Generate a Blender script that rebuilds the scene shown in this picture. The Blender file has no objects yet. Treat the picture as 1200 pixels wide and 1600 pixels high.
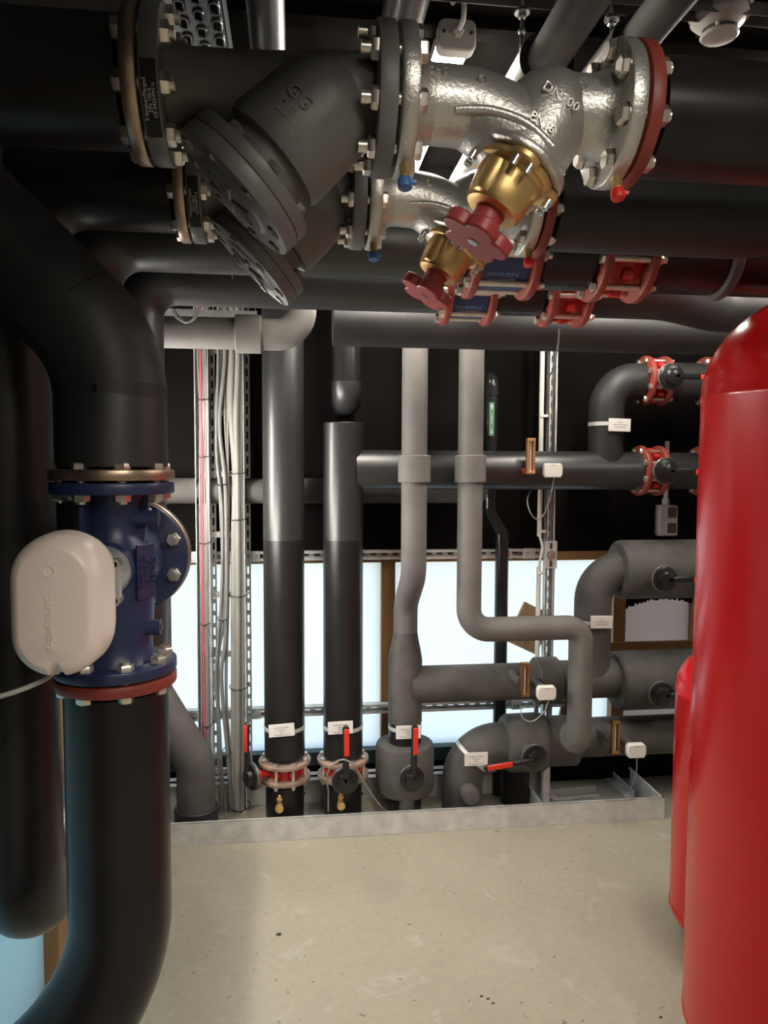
import bpy, math, random
from mathutils import Vector, Matrix, Quaternion
random.seed(4)
SC = bpy.context.scene
COL = SC.collection
PI = math.pi
X, Y, Z = Vector((1,0,0)), Vector((0,1,0)), Vector((0,0,1))

# ------------------------------------------------------------------ camera
FPX, CAMH = 1150.0, 1.5
_y, _p, _r = math.radians(7.0), math.radians(3.6), math.radians(.23)
FW = Vector((math.sin(_y)*math.cos(_p), math.cos(_y)*math.cos(_p), -math.sin(_p)))
_rt = Vector((math.cos(_y), -math.sin(_y), 0)); _up = _rt.cross(FW)
RT = _rt*math.cos(_r) + _up*math.sin(_r); UP = -_rt*math.sin(_r) + _up*math.cos(_r)
EYE = Vector((0,0,CAMH))
cd = bpy.data.cameras.new('camera'); cam = bpy.data.objects.new('camera', cd); COL.objects.link(cam)
cd.sensor_fit = 'VERTICAL'; cd.sensor_height = 36.0; cd.lens = 36.0*FPX/1600; cd.clip_start = .02
cam.matrix_world = Matrix(((RT.x,UP.x,-FW.x,0),(RT.y,UP.y,-FW.y,0),(RT.z,UP.z,-FW.z,CAMH),(0,0,0,1)))
SC.camera = cam
def W(px, py, y):                      # survey: point of the vertical plane Y=y seen at a photo pixel
    d = FW + RT*((px-600)/FPX) + UP*((800-py)/FPX)
    return EYE + d*(y/d.y)
def FLR(px, py, z=0):
    d = FW + RT*((px-600)/FPX) + UP*((800-py)/FPX)
    return EYE + d*((z-CAMH)/d.z)
def MPP(p): return (Vector(p)-EYE).dot(FW)/FPX     # metres per photo pixel at a point

# ------------------------------------------------------------------ materials
MATS = {}
def mat(name, col, rough=.5, metal=0, noise=0, nscale=20, bump=0, bscale=60, spec=.5, coat=0, emit=None, estr=0, rvar=0, trans=0, detail=4):
    m = bpy.data.materials.new(name); m.use_nodes = True
    nt = m.node_tree; b = nt.nodes['Principled BSDF']
    b.inputs['Base Color'].default_value = (*col,1); b.inputs['Roughness'].default_value = rough
    b.inputs['Metallic'].default_value = metal; b.inputs['Specular IOR Level'].default_value = spec
    b.inputs['Coat Weight'].default_value = coat; b.inputs['Coat Roughness'].default_value = .08
    if trans: b.inputs['Subsurface Weight'].default_value = trans; b.inputs['Subsurface Radius'].default_value = (.02,.012,.008)
    if emit: b.inputs['Emission Color'].default_value = (*emit,1); b.inputs['Emission Strength'].default_value = estr
    if noise or bump or rvar:
        tc = nt.nodes.new('ShaderNodeTexCoord')
        n = nt.nodes.new('ShaderNodeTexNoise'); n.inputs['Scale'].default_value = nscale; n.inputs['Detail'].default_value = detail
        nt.links.new(tc.outputs['Object'], n.inputs['Vector'])
        if noise:
            r = nt.nodes.new('ShaderNodeValToRGB'); r.color_ramp.elements[0].position = .3; r.color_ramp.elements[1].position = .7
            r.color_ramp.elements[0].color = tuple(max(0,c*(1-noise)) for c in col)+(1,)
            r.color_ramp.elements[1].color = tuple(min(1,c*(1+noise)) for c in col)+(1,)
            nt.links.new(n.outputs['Fac'], r.inputs['Fac']); nt.links.new(r.outputs['Color'], b.inputs['Base Color'])
        if rvar:
            mr = nt.nodes.new('ShaderNodeMapRange'); mr.inputs['To Min'].default_value = rough-rvar; mr.inputs['To Max'].default_value = rough+rvar
            nt.links.new(n.outputs['Fac'], mr.inputs['Value']); nt.links.new(mr.outputs['Result'], b.inputs['Roughness'])
        if bump:
            n2 = nt.nodes.new('ShaderNodeTexNoise'); n2.inputs['Scale'].default_value = bscale; n2.inputs['Detail'].default_value = 3
            nt.links.new(tc.outputs['Object'], n2.inputs['Vector'])
            bm = nt.nodes.new('ShaderNodeBump'); bm.inputs['Strength'].default_value = bump; bm.inputs['Distance'].default_value = .004
            nt.links.new(n2.outputs['Fac'], bm.inputs['Height']); nt.links.new(bm.outputs['Normal'], b.inputs['Normal'])
    MATS[name] = m
    return m
M_black  = mat('rubber_black', (.016,.0145,.0145), .32, noise=.2, nscale=9, rvar=.03, bump=.04, bscale=30, spec=.33)
M_gloss  = mat('rubber_black_glossy', (.024,.024,.025), .37, noise=.15, nscale=6, rvar=.03, bump=.03, bscale=25, spec=.7)
M_blackm = mat('rubber_black_matt', (.024,.023,.023), .50, noise=.2, nscale=9, bump=.05, bscale=40, spec=.4)
M_grey   = mat('rubber_grey', (.150,.141,.132), .72, noise=.12, nscale=12, bump=.06, bscale=90)
M_dusty  = mat('rubber_dusty', (.085,.080,.075), .78, noise=.28, nscale=10, bump=.1, bscale=70)
M_iron   = mat('iron_grey_paint', (.155,.152,.146), .42, noise=.12, nscale=15, bump=.12, bscale=160, spec=.45)
M_silver = mat('cast_silver', (.60,.585,.555), .36, .75, noise=.06, nscale=8, bump=.23, bscale=200)
M_brass  = mat('brass', (.72,.50,.21), .40, .8, noise=.12, nscale=14, bump=.05, bscale=150)
M_brassd = mat('brass_dark', (.42,.27,.10), .35, .9)
M_whl    = mat('handwheel_red', (.36,.045,.045), .42)
M_redfl  = mat('flange_red_paint', (.26,.045,.032), .44, noise=.2, nscale=14, bump=.06, bscale=60)
M_redv   = mat('valve_red_enamel', (.55,.025,.018), .35)
M_rust   = mat('flange_bare_steel', (.46,.34,.25), .32, .85, noise=.4, nscale=12, rvar=.1)
M_rustp  = mat('flange_weathered', (.36,.25,.20), .5, .3, noise=.3, nscale=18)
M_zinc   = mat('bolt_zinc', (.72,.68,.61), .30, .9, noise=.1, nscale=30)
M_blue   = mat('valve_blue_paint', (.026,.036,.098), .36, noise=.15, nscale=12, bump=.12, bscale=60)
M_blbody = mat('check_valve_blue', (.018,.036,.12), .35)
M_blcap  = mat('cap_blue', (.06,.16,.42), .45)
M_rdcap  = mat('cap_red', (.75,.03,.02), .4)
M_tank   = mat('vessel_red_gloss', (.47,.005,.007), .24, coat=.0, bump=.015, bscale=12)
M_galv   = mat('galvanised', (.62,.62,.60), .48, .25, noise=.16, nscale=18, rvar=.08)
M_galvd  = mat('galvanised_dull', (.55,.54,.51), .55, .15, noise=.12, nscale=10)
M_hub    = mat('hub_ring_grey', (.16,.155,.15), .35, .5)
M_tray   = mat('tray_steel_dark', (.22,.235,.25), .32, .9)
M_boltd  = mat('bolt_painted_dull', (.17,.155,.145), .42, .4)
M_strut  = mat('strut_dark', (.16,.155,.15), .5, .4)
M_chrome = mat('steel_bright', (.75,.75,.73), .25, .95)
M_alu    = mat('pipe_jacket_dark', (.055,.053,.05), .30, spec=.6)
M_white  = mat('plastic_white', (.80,.78,.71), .4)
M_cover  = mat('actuator_cover', (.86,.74,.68), .33, trans=.15)
M_coverb = mat('actuator_base', (.62,.57,.50), .4)
M_lbl    = mat('label_white', (.80,.78,.75), .4)
M_ink    = mat('print_ink', (.10,.09,.09), .6)
M_inkw   = mat('print_white', (.75,.75,.72), .6)
M_inkb   = mat('print_pale_blue', (.18,.30,.55), .6)
M_green  = mat('label_green', (.10,.28,.16), .5)
M_blackp = mat('plastic_black', (.012,.012,.013), .28)
M_gasket = mat('gasket', (.008,.008,.008), .7)
M_redgr  = mat('grip_red', (.72,.035,.02), .4)
M_cabg   = mat('cable_grey', (.20,.195,.185), .5)
M_cabw   = mat('cable_white', (.26,.25,.23), .5)
M_cabr   = mat('cable_red', (.60,.10,.15), .45)
M_lampb  = mat('lamp_housing', (.46,.44,.42), .5)
M_lampd  = mat('lamp_diffuser', (.9,.9,.9), .4, emit=(1,.93,.82), estr=135)
M_lampw  = mat('added_lamp_diffuser', (.9,.9,.9), .4, emit=(1,.95,.87), estr=170)  # glow of the two added wall lamps only
M_smoke  = mat('detector_plastic', (.42,.40,.375), .42)
M_smoked = mat('detector_slot', (.05,.05,.05), .6)
M_sw     = mat('switch_grey', (.50,.48,.45), .45)
M_swd    = mat('switch_dark', (.06,.055,.055), .4)
M_cope   = mat('thermometer_bronze', (.62,.36,.16), .42, .55)
M_wallb  = mat('wall_black', (.009,.0078,.0076), .65, noise=.2, nscale=3, bump=.03, bscale=200, spec=0)
M_walls  = mat('wall_side', (.24,.225,.21), .8)
M_ceil   = mat('ceiling_black', (.010,.009,.0085), .65, noise=.2, nscale=4, spec=0)
M_frame  = mat('wood_frame', (.30,.165,.06), .55, noise=.3, nscale=6)
M_sill   = mat('sill_green', (.012,.03,.03), .45)
M_foil   = mat('pane_fogged', (.42,.35,.32), .35, noise=.08, nscale=4)
M_debris = mat('debris', (.03,.028,.025), .7)
M_pvc    = mat('drain_black', (.016,.016,.017), .25)

def wood(name, base):
    m = bpy.data.materials.new(name); m.use_nodes = True; nt = m.node_tree; b = nt.nodes['Principled BSDF']
    tc = nt.nodes.new('ShaderNodeTexCoord'); mp = nt.nodes.new('ShaderNodeMapping'); mp.inputs['Scale'].default_value = (14,14,1.6)
    n = nt.nodes.new('ShaderNodeTexNoise'); n.inputs['Scale'].default_value = 3; n.inputs['Detail'].default_value = 6
    r = nt.nodes.new('ShaderNodeValToRGB')
    r.color_ramp.elements[0].color = tuple(c*.6 for c in base)+(1,); r.color_ramp.elements[1].color = tuple(c*1.25 for c in base)+(1,)
    nt.links.new(tc.outputs['Object'], mp.inputs['Vector']); nt.links.new(mp.outputs['Vector'], n.inputs['Vector'])
    nt.links.new(n.outputs['Fac'], r.inputs['Fac']); nt.links.new(r.outputs['Color'], b.inputs['Base Color']); b.inputs['Roughness'].default_value = .5
    return m
M_wood = wood('timber', (.30,.155,.05))
M_board = wood('pale_board', (.50,.32,.16))

def concrete():
    m = bpy.data.materials.new('concrete_floor'); m.use_nodes = True; nt = m.node_tree; b = nt.nodes['Principled BSDF']
    tc = nt.nodes.new('ShaderNodeTexCoord')
    def nz(s, d, dist=0):
        n = nt.nodes.new('ShaderNodeTexNoise'); n.inputs['Scale'].default_value = s; n.inputs['Detail'].default_value = d
        n.inputs['Distortion'].default_value = dist
        nt.links.new(tc.outputs['Object'], n.inputs['Vector']); return n
    def ramp(src, stops):
        r = nt.nodes.new('ShaderNodeValToRGB'); e = r.color_ramp.elements
        e[0].position, e[0].color = stops[0][0], (*stops[0][1],1); e[1].position, e[1].color = stops[-1][0], (*stops[-1][1],1)
        for p, c in stops[1:-1]: q = e.new(p); q.color = (*c,1)
        nt.links.new(src, r.inputs['Fac']); return r
    def mix(a, bb, fac, mode='MIX'):
        x = nt.nodes.new('ShaderNodeMix'); x.data_type = 'RGBA'; x.blend_type = mode
        nt.links.new(a, x.inputs['A']); nt.links.new(bb, x.inputs['B'])
        if isinstance(fac, float): x.inputs['Factor'].default_value = fac
        else: nt.links.new(fac, x.inputs['Factor'])
        return x.outputs['Result']
    base = ramp(nz(1.6,7,.4).outputs['Fac'], [(.3,(.305,.278,.215)),(.7,(.36,.331,.260))])
    fine = ramp(nz(38,6).outputs['Fac'], [(.3,(.95,.95,.95)),(.7,(1.04,1.04,1.03))])
    c = mix(base.outputs['Color'], fine.outputs['Color'], 1.0, 'MULTIPLY')
    pale = ramp(nz(7,8,1.2).outputs['Fac'], [(.59,(0,0,0)),(.68,(.45,.45,.45))])
    white = nt.nodes.new('ShaderNodeRGB'); white.outputs[0].default_value = (.42,.395,.34,1)
    c = mix(c, white.outputs[0], pale.outputs['Color'])
    dk = ramp(nz(55,2,.6).outputs['Fac'], [(.70,(0,0,0)),(.73,(.8,.8,.8))])
    dark = nt.nodes.new('ShaderNodeRGB'); dark.outputs[0].default_value = (.10,.09,.08,1)
    c = mix(c, dark.outputs[0], dk.outputs['Color'])
    st = ramp(nz(2.3,3,.8).outputs['Fac'], [(.58,(0,0,0)),(.75,(.55,.55,.55))])
    sg = nt.nodes.new('ShaderNodeRGB'); sg.outputs[0].default_value = (.235,.215,.188,1)
    c = mix(c, sg.outputs[0], st.outputs['Color'])
    nt.links.new(c, b.inputs['Base Color']); b.inputs['Roughness'].default_value = .62
    bp = nt.nodes.new('ShaderNodeBump'); bp.inputs['Strength'].default_value = .12; bp.inputs['Distance'].default_value = .004
    nt.links.new(nz(80,4).outputs['Fac'], bp.inputs['Height']); nt.links.new(bp.outputs['Normal'], b.inputs['Normal'])
    return m
M_floor = concrete()

def frosted():
    m = bpy.data.materials.new('frosted_glazing'); m.use_nodes = True; nt = m.node_tree
    nt.nodes.remove(nt.nodes['Principled BSDF']); out = nt.nodes['Material Output']
    t = nt.nodes.new('ShaderNodeBsdfTranslucent'); t.inputs['Color'].default_value = (.90,.95,.94,1)
    d = nt.nodes.new('ShaderNodeBsdfDiffuse'); d.inputs['Color'].default_value = (.80,.80,.76,1)
    mx = nt.nodes.new('ShaderNodeMixShader'); mx.inputs['Fac'].default_value = .3
    nt.links.new(t.outputs[0], mx.inputs[1]); nt.links.new(d.outputs[0], mx.inputs[2]); nt.links.new(mx.outputs[0], out.inputs['Surface'])
    return m
M_pane = frosted()
def fogged():
    m = frosted(); m.name = 'fogged_film'
    for n in m.node_tree.nodes:
        if n.type == 'BSDF_TRANSLUCENT': n.inputs['Color'].default_value = (.20,.15,.13,1)
        if n.type == 'BSDF_DIFFUSE': n.inputs['Color'].default_value = (.5,.42,.39,1)
    return m
M_fog = fogged()
def side_glazing():
    m = frosted(); m.name = 'frosted_blue_glazing'
    for n in m.node_tree.nodes:
        if n.type == 'BSDF_TRANSLUCENT': n.inputs['Color'].default_value = (.115,.225,.245,1)
    return m
M_paneb = side_glazing()

# ------------------------------------------------------------------ mesh helpers
def frame(d):
    d = Vector(d).normalized(); a = Z if abs(d.z) < .9 else X
    u = a.cross(d).normalized(); return u, d.cross(u).normalized(), d
class MB:
    def __init__(s): s.v, s.f = [], []
    def add(s, vs, fs):
        o = len(s.v); s.v += [Vector(v) for v in vs]; s.f += [tuple(i+o for i in f) for f in fs]; return s
    def box(s, c, size, rot=None):
        c = Vector(c); h = Vector(size)/2; R = rot or Matrix.Identity(3)
        vs = [c + R @ Vector((sx*h.x, sy*h.y, sz*h.z)) for sx in (-1,1) for sy in (-1,1) for sz in (-1,1)]
        return s.add(vs, [(0,1,3,2),(4,6,7,5),(0,4,5,1),(2,3,7,6),(0,2,6,4),(1,5,7,3)])
    def bb(s, a, b):
        a, b = Vector(a), Vector(b); return s.box((a+b)/2, [abs(q) for q in (b-a)])
    def lathe(s, o, d, prof, n=40):
        u, v, w = frame(d); o = Vector(o); vs, fs = [], []
        for t, r in prof:
            for k in range(n):
                a = 2*PI*k/n; vs.append(o + w*t + (u*math.cos(a)+v*math.sin(a))*max(r,1e-5))
        for i in range(len(prof)-1):
            for k in range(n):
                a, b = i*n+k, i*n+(k+1)%n; fs.append((a,b,b+n,a+n))
        fs.append(tuple(range(n))[::-1]); L = (len(prof)-1)*n; fs.append(tuple(range(L, L+n)))
        return s.add(vs, fs)
    def cyl(s, a, b, r, r2=None, n=32, bev=0):
        a, b = Vector(a), Vector(b); L = (b-a).length; r2 = r if r2 is None else r2
        if bev: pr = [(0,r-bev),(bev*.3,r-bev*.3),(bev,r),(L-bev,r2),(L-bev*.3,r2-bev*.3),(L,r2-bev)]
        else: pr = [(0,r),(L,r2)]
        return s.lathe(a, b-a, pr, n)
    def ring(s, a, b, ro, ri, n=40, bev=0):
        a, b = Vector(a), Vector(b); L = (b-a).length; u, v, w = frame(b-a); vs, fs = [], []
        pr = [(0,ri),(0,ro-bev),(bev,ro),(L-bev,ro),(L,ro-bev),(L,ri)]
        for t, r in pr:
            for k in range(n):
                q = 2*PI*k/n; vs.append(a + w*t + (u*math.cos(q)+v*math.sin(q))*r)
        m = len(pr)
        for i in range(m):
            j = (i+1) % m
            for k in range(n):
                fs.append((i*n+k, i*n+(k+1)%n, j*n+(k+1)%n, j*n+k))
        return s.add(vs, fs)
    def sphere(s, c, r, n=28, sc=(1,1,1)):
        vs, fs = [], []; c = Vector(c); m = n//2
        for i in range(m+1):
            th = PI*i/m
            for k in range(n):
                a = 2*PI*k/n; rr = max(math.sin(th),1e-4)
                vs.append(c + Vector((r*sc[0]*rr*math.cos(a), r*sc[1]*rr*math.sin(a), r*sc[2]*math.cos(th))))
        for i in range(m):
            for k in range(n): a, b = i*n+k, i*n+(k+1)%n; fs.append((a+n,b+n,b,a))
        return s.add(vs, fs)
    def tube(s, path, r, n=24, caps=True, sq=None):
        P = [Vector(p) for p in path]; N = len(P); rs = r if isinstance(r, (list,tuple)) else [r]*N
        T = [((P[min(i+1,N-1)]-P[max(i-1,0)]).normalized()) for i in range(N)]
        u, v, w = frame(T[0]); vs, fs = [], []
        for i in range(N):
            if i:
                q = T[i-1].rotation_difference(T[i]); u = q @ u; v = q @ v
            for k in range(n):
                a = 2*PI*k/n; vs.append(P[i] + (u*math.cos(a)+v*math.sin(a))*rs[i])
        for i in range(N-1):
            for k in range(n): a, b = i*n+k, i*n+(k+1)%n; fs.append((a,b,b+n,a+n))
        if caps: fs.append(tuple(range(n))[::-1]); fs.append(tuple(range((N-1)*n, N*n)))
        return s.add(vs, fs)
    def prism(s, poly, o, u, v, w, depth):
        o, u, v, w = Vector(o), Vector(u), Vector(v), Vector(w); n = len(poly)
        vs = [o+u*a+v*b for a, b in poly] + [o+u*a+v*b+w*depth for a, b in poly]
        fs = [tuple(range(n))[::-1], tuple(range(n,2*n))] + [(k,(k+1)%n,(k+1)%n+n,k+n) for k in range(n)]
        return s.add(vs, fs)
    def hexa(s, a, b, r):
        u, v, w = frame(Vector(b)-Vector(a)); return s.lathe(a, Vector(b)-Vector(a), [(0,r),((Vector(b)-Vector(a)).length*.8,r),((Vector(b)-Vector(a)).length,r*.88)], 6)
    def build(s, name, material, parent=None, bevel=0, ang=35, flat=False):
        me = bpy.data.meshes.new(name); off = Vector((0,0,0))
        if parent is not None:
            p = parent
            while p is not None: off += p.location; p = p.parent
        me.from_pydata([v-off for v in s.v], [], s.f); me.update(); me.validate()
        import bmesh
        b = bmesh.new(); b.from_mesh(me); bmesh.ops.recalc_face_normals(b, faces=b.faces); b.to_mesh(me); b.free()
        if not flat:
            me.polygons.foreach_set('use_smooth', [True]*len(me.polygons)); me.set_sharp_from_angle(angle=math.radians(ang))
        if material: me.materials.append(material)
        o = bpy.data.objects.new(name, me); COL.objects.link(o)
        if parent is not None: o.parent = parent
        if bevel:
            md = o.modifiers.new('bevel', 'BEVEL'); md.width = bevel; md.segments = 2; md.limit_method = 'ANGLE'; md.angle_limit = math.radians(40)
            md.harden_normals = False
        return o
def thing(name, label, cat, loc=(0,0,0), group=None):
    o = bpy.data.objects.new(name, None); COL.objects.link(o); o.location = loc; o.empty_display_size = .05
    o['label'] = label; o['category'] = cat
    if group: o['group'] = group
    return o
def tag(o, label, cat, group=None):
    o['label'] = label; o['category'] = cat
    if group: o['group'] = group
    return o
def struct(name, mb, m, bevel=0):
    o = mb.build(name, m, bevel=bevel); o['kind'] = 'structure'; return o
def kids(o): return [c for c in bpy.data.objects if c.parent == o]
def dup(root, loc=None, rot=None, label=None, group=None, scale=None):
    def rec(o, par):
        c = o.copy(); COL.objects.link(c)
        if par is not None: c.parent = par; c.matrix_parent_inverse = o.matrix_parent_inverse.copy()
        for k in kids(o):
            if k is not c: rec(k, c)
        return c
    r = rec(root, None)
    if loc is not None: r.location = loc
    if rot is not None: r.rotation_euler = rot
    if scale: r.scale = (scale,)*3
    if label: r['label'] = label
    if group: r['group'] = group
    return r
def route(pts, R, n=12):
    P = [Vector(p) for p in pts]; out = [P[0]]
    for i in range(1, len(P)-1):
        a, b, c = P[i-1], P[i], P[i+1]; d1 = (a-b).normalized(); d2 = (c-b).normalized()
        ang = d1.angle(d2)
        if PI-ang < .01: out.append(b); continue
        Ri = R[i-1] if isinstance(R, (list,tuple)) else R
        t = Ri/math.tan(ang/2); p1 = b+d1*t; p2 = b+d2*t
        cen = b + (d1+d2).normalized()*(Ri/math.sin(ang/2)); v1 = p1-cen; v2 = p2-cen
        ax = v1.cross(v2).normalized(); tot = v1.angle(v2)
        for k in range(n+1): out.append(cen + Quaternion(ax, tot*k/n) @ v1)
    out.append(P[-1]); return out
def smoothpath(pts, n=8):
    P = [Vector(p) for p in pts]; out = []
    for i in range(len(P)-1):
        p0, p1, p2, p3 = P[max(i-1,0)], P[i], P[i+1], P[min(i+2,len(P)-1)]
        for k in range(n):
            t = k/n; out.append(.5*((2*p1)+(p2-p0)*t+(2*p0-5*p1+4*p2-p3)*t*t+(3*p1-p0-3*p2+p3)*t**3))
    out.append(P[-1]); return out
def text(body, size, o, u, v, material, parent, name='lettering', depth=.0006, align='CENTER', bend=None):
    cu = bpy.data.curves.new('t', 'FONT'); cu.body = body; cu.size = size; cu.extrude = depth; cu.align_x = align; cu.align_y = 'CENTER'
    cu.resolution_u = 2
    t = bpy.data.objects.new('t', cu); COL.objects.link(t)
    dg = bpy.context.evaluated_depsgraph_get(); me = bpy.data.meshes.new_from_object(t.evaluated_get(dg))
    bpy.data.objects.remove(t)
    o, u, v = Vector(o), Vector(u).normalized(), Vector(v).normalized(); w = u.cross(v)
    off = Vector((0,0,0)); p = parent
    while p is not None: off += p.location; p = p.parent
    for q in me.vertices:
        c = q.co
        if bend:                      # lay the text round a cylinder: (centre, radius) about the v axis
            cen, r = Vector(bend[0]), bend[1]; a = c.x/r
            n0 = (o-cen); n0 -= v*n0.dot(v); n0.normalize()
            q.co = cen + v*((o-cen).dot(v)+c.y) + (n0*math.cos(a)+u*math.sin(a))*(r+c.z) - off
        else: q.co = o + u*c.x + v*c.y + w*c.z - off
    me.materials.clear(); me.materials.append(material)
    ob = bpy.data.objects.new(name, me); COL.objects.link(ob); ob.parent = parent
    return ob

# shared bolt: lies along +X from x=0 (outer head face) ; built per length
BOLT = {}
def bolt_mesh(L, r=.008, thread=.012):
    key = (round(L,4), r, thread)
    if key not in BOLT:
        b = MB(); hr = r*1.75; hh = r*1.3
        b.hexa((0,0,0), (-hh,0,0), hr); b.cyl((0,0,0), (.002,0,0), hr*1.05, n=20)
        b.cyl((0,0,0), (L+hh+thread,0,0), r, n=14)
        b.hexa((L,0,0), (L+hh,0,0), hr)
        o = b.build('bolt', M_zinc); BOLT[key] = o.data; bpy.data.objects.remove(o)
    return BOLT[key]
def bolts(parent, centre, axis, radius, L, n=8, r=.008, thread=.012, phase=.5, mesh_mat=None, skip=None):
    axis = Vector(axis).normalized(); u, v, w = frame(axis); me = bolt_mesh(L, r, thread)
    if mesh_mat: me = me.copy(); me.materials.clear(); me.materials.append(mesh_mat)
    off = Vector((0,0,0)); p = parent
    while p is not None: off += p.location; p = p.parent
    rotm = X.rotation_difference(axis)
    for k in range(n):
        a = 2*PI*(k+phase)/n
        pos = Vector(centre)+(u*math.cos(a)+v*math.sin(a))*radius
        if skip and skip(pos): continue
        o = bpy.data.objects.new('bolt', me); COL.objects.link(o); o.parent = parent; o.location = pos-off
        o.rotation_mode = 'QUATERNION'; o.rotation_quaternion = rotm @ Quaternion(X, random.uniform(0,1))
def disc(a, b, r, bev=.003, n=48): return MB().cyl(a, b, r, bev=bev, n=n)

# ================================================================== SETTING
YW = 3.30            # inner face of the window wall
XL, XR, YB, ZC = -.68, 2.9, -2.2, 2.5
f = MB(); f.box(((XL+XR)/2, (YB+YW)/2+.1, -.05), (XR-XL+.4, YW-YB+.6, .1)); struct('floor', f, M_floor)
f = MB(); f.box(((XL+XR)/2, (YB+YW)/2, ZC+.05), (XR-XL+.4, YW-YB+.4, .1)); struct('ceiling', f, M_ceil)
zt = W(480,880,YW).z; zb = W(540,1173,YW).z          # glazing top and bottom
w = MB(); w.bb((XL-.1,YW,zt+.035),(XR+.1,YW+.12,ZC)); w.bb((XL-.1,YW,-.0),(XR+.1,YW+.12,zb-.06)); struct('wall_back', w, M_wallb)
w = MB(); w.bb((XR,YB-.1,0),(XR+.1,YW+.12,ZC)); struct('wall_right', w, M_walls)
w = MB(); w.bb((XL-.1,YB-.1,0),(XR+.1,YB,ZC)); struct('wall_front', w, M_walls)
# left wall with its own low window band
wl0, wl1 = 1.35, W(72,1500,2.1).y
gx = XL
yg1 = 2.14
w = MB(); w.bb((XL-.12,YB,zt+.03),(XL,YW,ZC)); w.bb((XL-.12,YB,0),(XL,.7,zt+.03)); w.bb((XL-.12,yg1+.1,0),(XL,YW,zt+.03))
struct('wall_left', w, M_wallb)
def pane_quad(name, a, b, c, d, m=M_pane):
    o = MB().add([a,b,c,d],[(0,1,2,3)]).build(name, m, flat=True); return o
o = pane_quad('window_1', (XL-.04,.78,.0),(XL-.04,yg1,.0),(XL-.04,yg1,zt),(XL-.04,.78,zt), M_paneb); o['kind']='structure'
w = MB(); w.bb((XL-.10,yg1,.0),(XL+.002,yg1+.1,zt+.03)); w.bb((XL-.10,.7,.0),(XL,.78,zt+.03)); w.bb((XL-.10,.7,zt),(XL,yg1+.1,zt+.03)); struct('trim_1', w, M_wood)
# back window band: timber head rail, mullions, glazing
xm = [W(606,1000,YW).x, W(965,1050,YW).x]
w = MB(); w.bb((XL,YW-.006,zt),(XR,YW+.08,zt+.042)); struct('trim_2', w, M_wood, .002)
w = MB(); w.bb((XL,YW-.004,zb-.062),(XR,YW+.10,zb)); struct('trim_3', w, M_sill)
for i, (x0, x1) in enumerate(((W(596,1000,YW).x,W(617,1000,YW).x),(W(956,1050,YW).x,W(975,1050,YW).x),(W(1083,980,YW).x,W(1100,980,YW).x))):
    w = MB(); w.bb((x0,YW-.004,zb),(x1,YW+.08,zt)); struct('trim_%d'%(4+i), w, M_wood, .002)
edges = [XL, W(596,1000,YW).x, W(617,1000,YW).x, W(956,1050,YW).x]
YG = YW+.045
for i, (a, b) in enumerate(((edges[0],edges[1]),(edges[2],edges[3]))):
    o = pane_quad('window_%d'%(2+i), (a,YG,zb),(b,YG,zb),(b,YG,zt),(a,YG,zt)); o['kind']='structure'
a, b = W(975,1050,YW).x, XR
o = pane_quad('window_4', (a,YG,zb),(b,YG,zb),(b,YG,zt),(a,YG,zt), M_fog); o['kind']='structure'
# narrow clear slot left of the mullion is glazing of window 3; ragged dark blind above window 4
rz = W(1000,945,YG).z
poly = [(a+.002, zt)]; xx = a+.002
pts = []
while xx < a+.42:
    t = (xx-a)/.42
    pts.append((xx, rz + .045*math.sin(t*PI)*(1 if t<.9 else .6) + random.uniform(-.009,.009) - .01)); xx += .0035
poly += pts + [(pts[-1][0]+.001, zt)]
tag(MB().prism(poly[::-1], (0,YG-.03,0), X, Z, Y, .02).build('torn_backing', M_wallb), 'ragged edge of black backing behind the fogged right window pane', 'insulation scrap')
w = MB(); q0 = W(952,1000,YW-.02); q1 = W(1100,1014,YW-.02)
w.bb((q0.x,YW-.03,W(1000,1020,YW).z),(XR,YW-.006,W(1000,1001,YW).z)); struct('trim_7', w, M_wood, .002)
for i, (px, py0, py1, ang, m, lab) in enumerate(((832,948,1010,-.30,M_board,'pale wooden board leaning against the window behind the right rail post'),)):
    p = W(px,py0,YW-.03); R = Matrix.Rotation(.45,3,'Y')
    tag(MB().box((p.x-.01,YW-.03,p.z-.10),(.16,.02,.20),R).build('wooden_board', m, bevel=.002), lab, 'board')
p = W(893,1050,YW-.03)
tag(MB().box((p.x,YW-.035,p.z),(.05,.02,.50),Matrix.Rotation(.16,3,'Y')).build('wooden_board', M_wood, bevel=.002), 'brown timber batten leaning on the window behind the dropping grey pipe', 'board')
# ceiling beams
for i, yy in enumerate((1.28,1.66,2.5)):
    struct('trim_%d'%(10+i), MB().bb((XL,yy,ZC-.03),(XR,yy+.05,ZC)), M_ceil)
# seam of the black wall board
p = W(1041,650,YW)
struct('trim_14', MB().bb((p.x-.006,YW-.006,zt+.05),(p.x+.006,YW,ZC)), M_wallb)
# outside, unseen: slab added to shade the top of the window band
struct('trim_15', MB().bb((XL-.9,YW+.30,zt+.05),(XR+.5,YW+1.0,zt+.12)), M_wallb)

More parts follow.
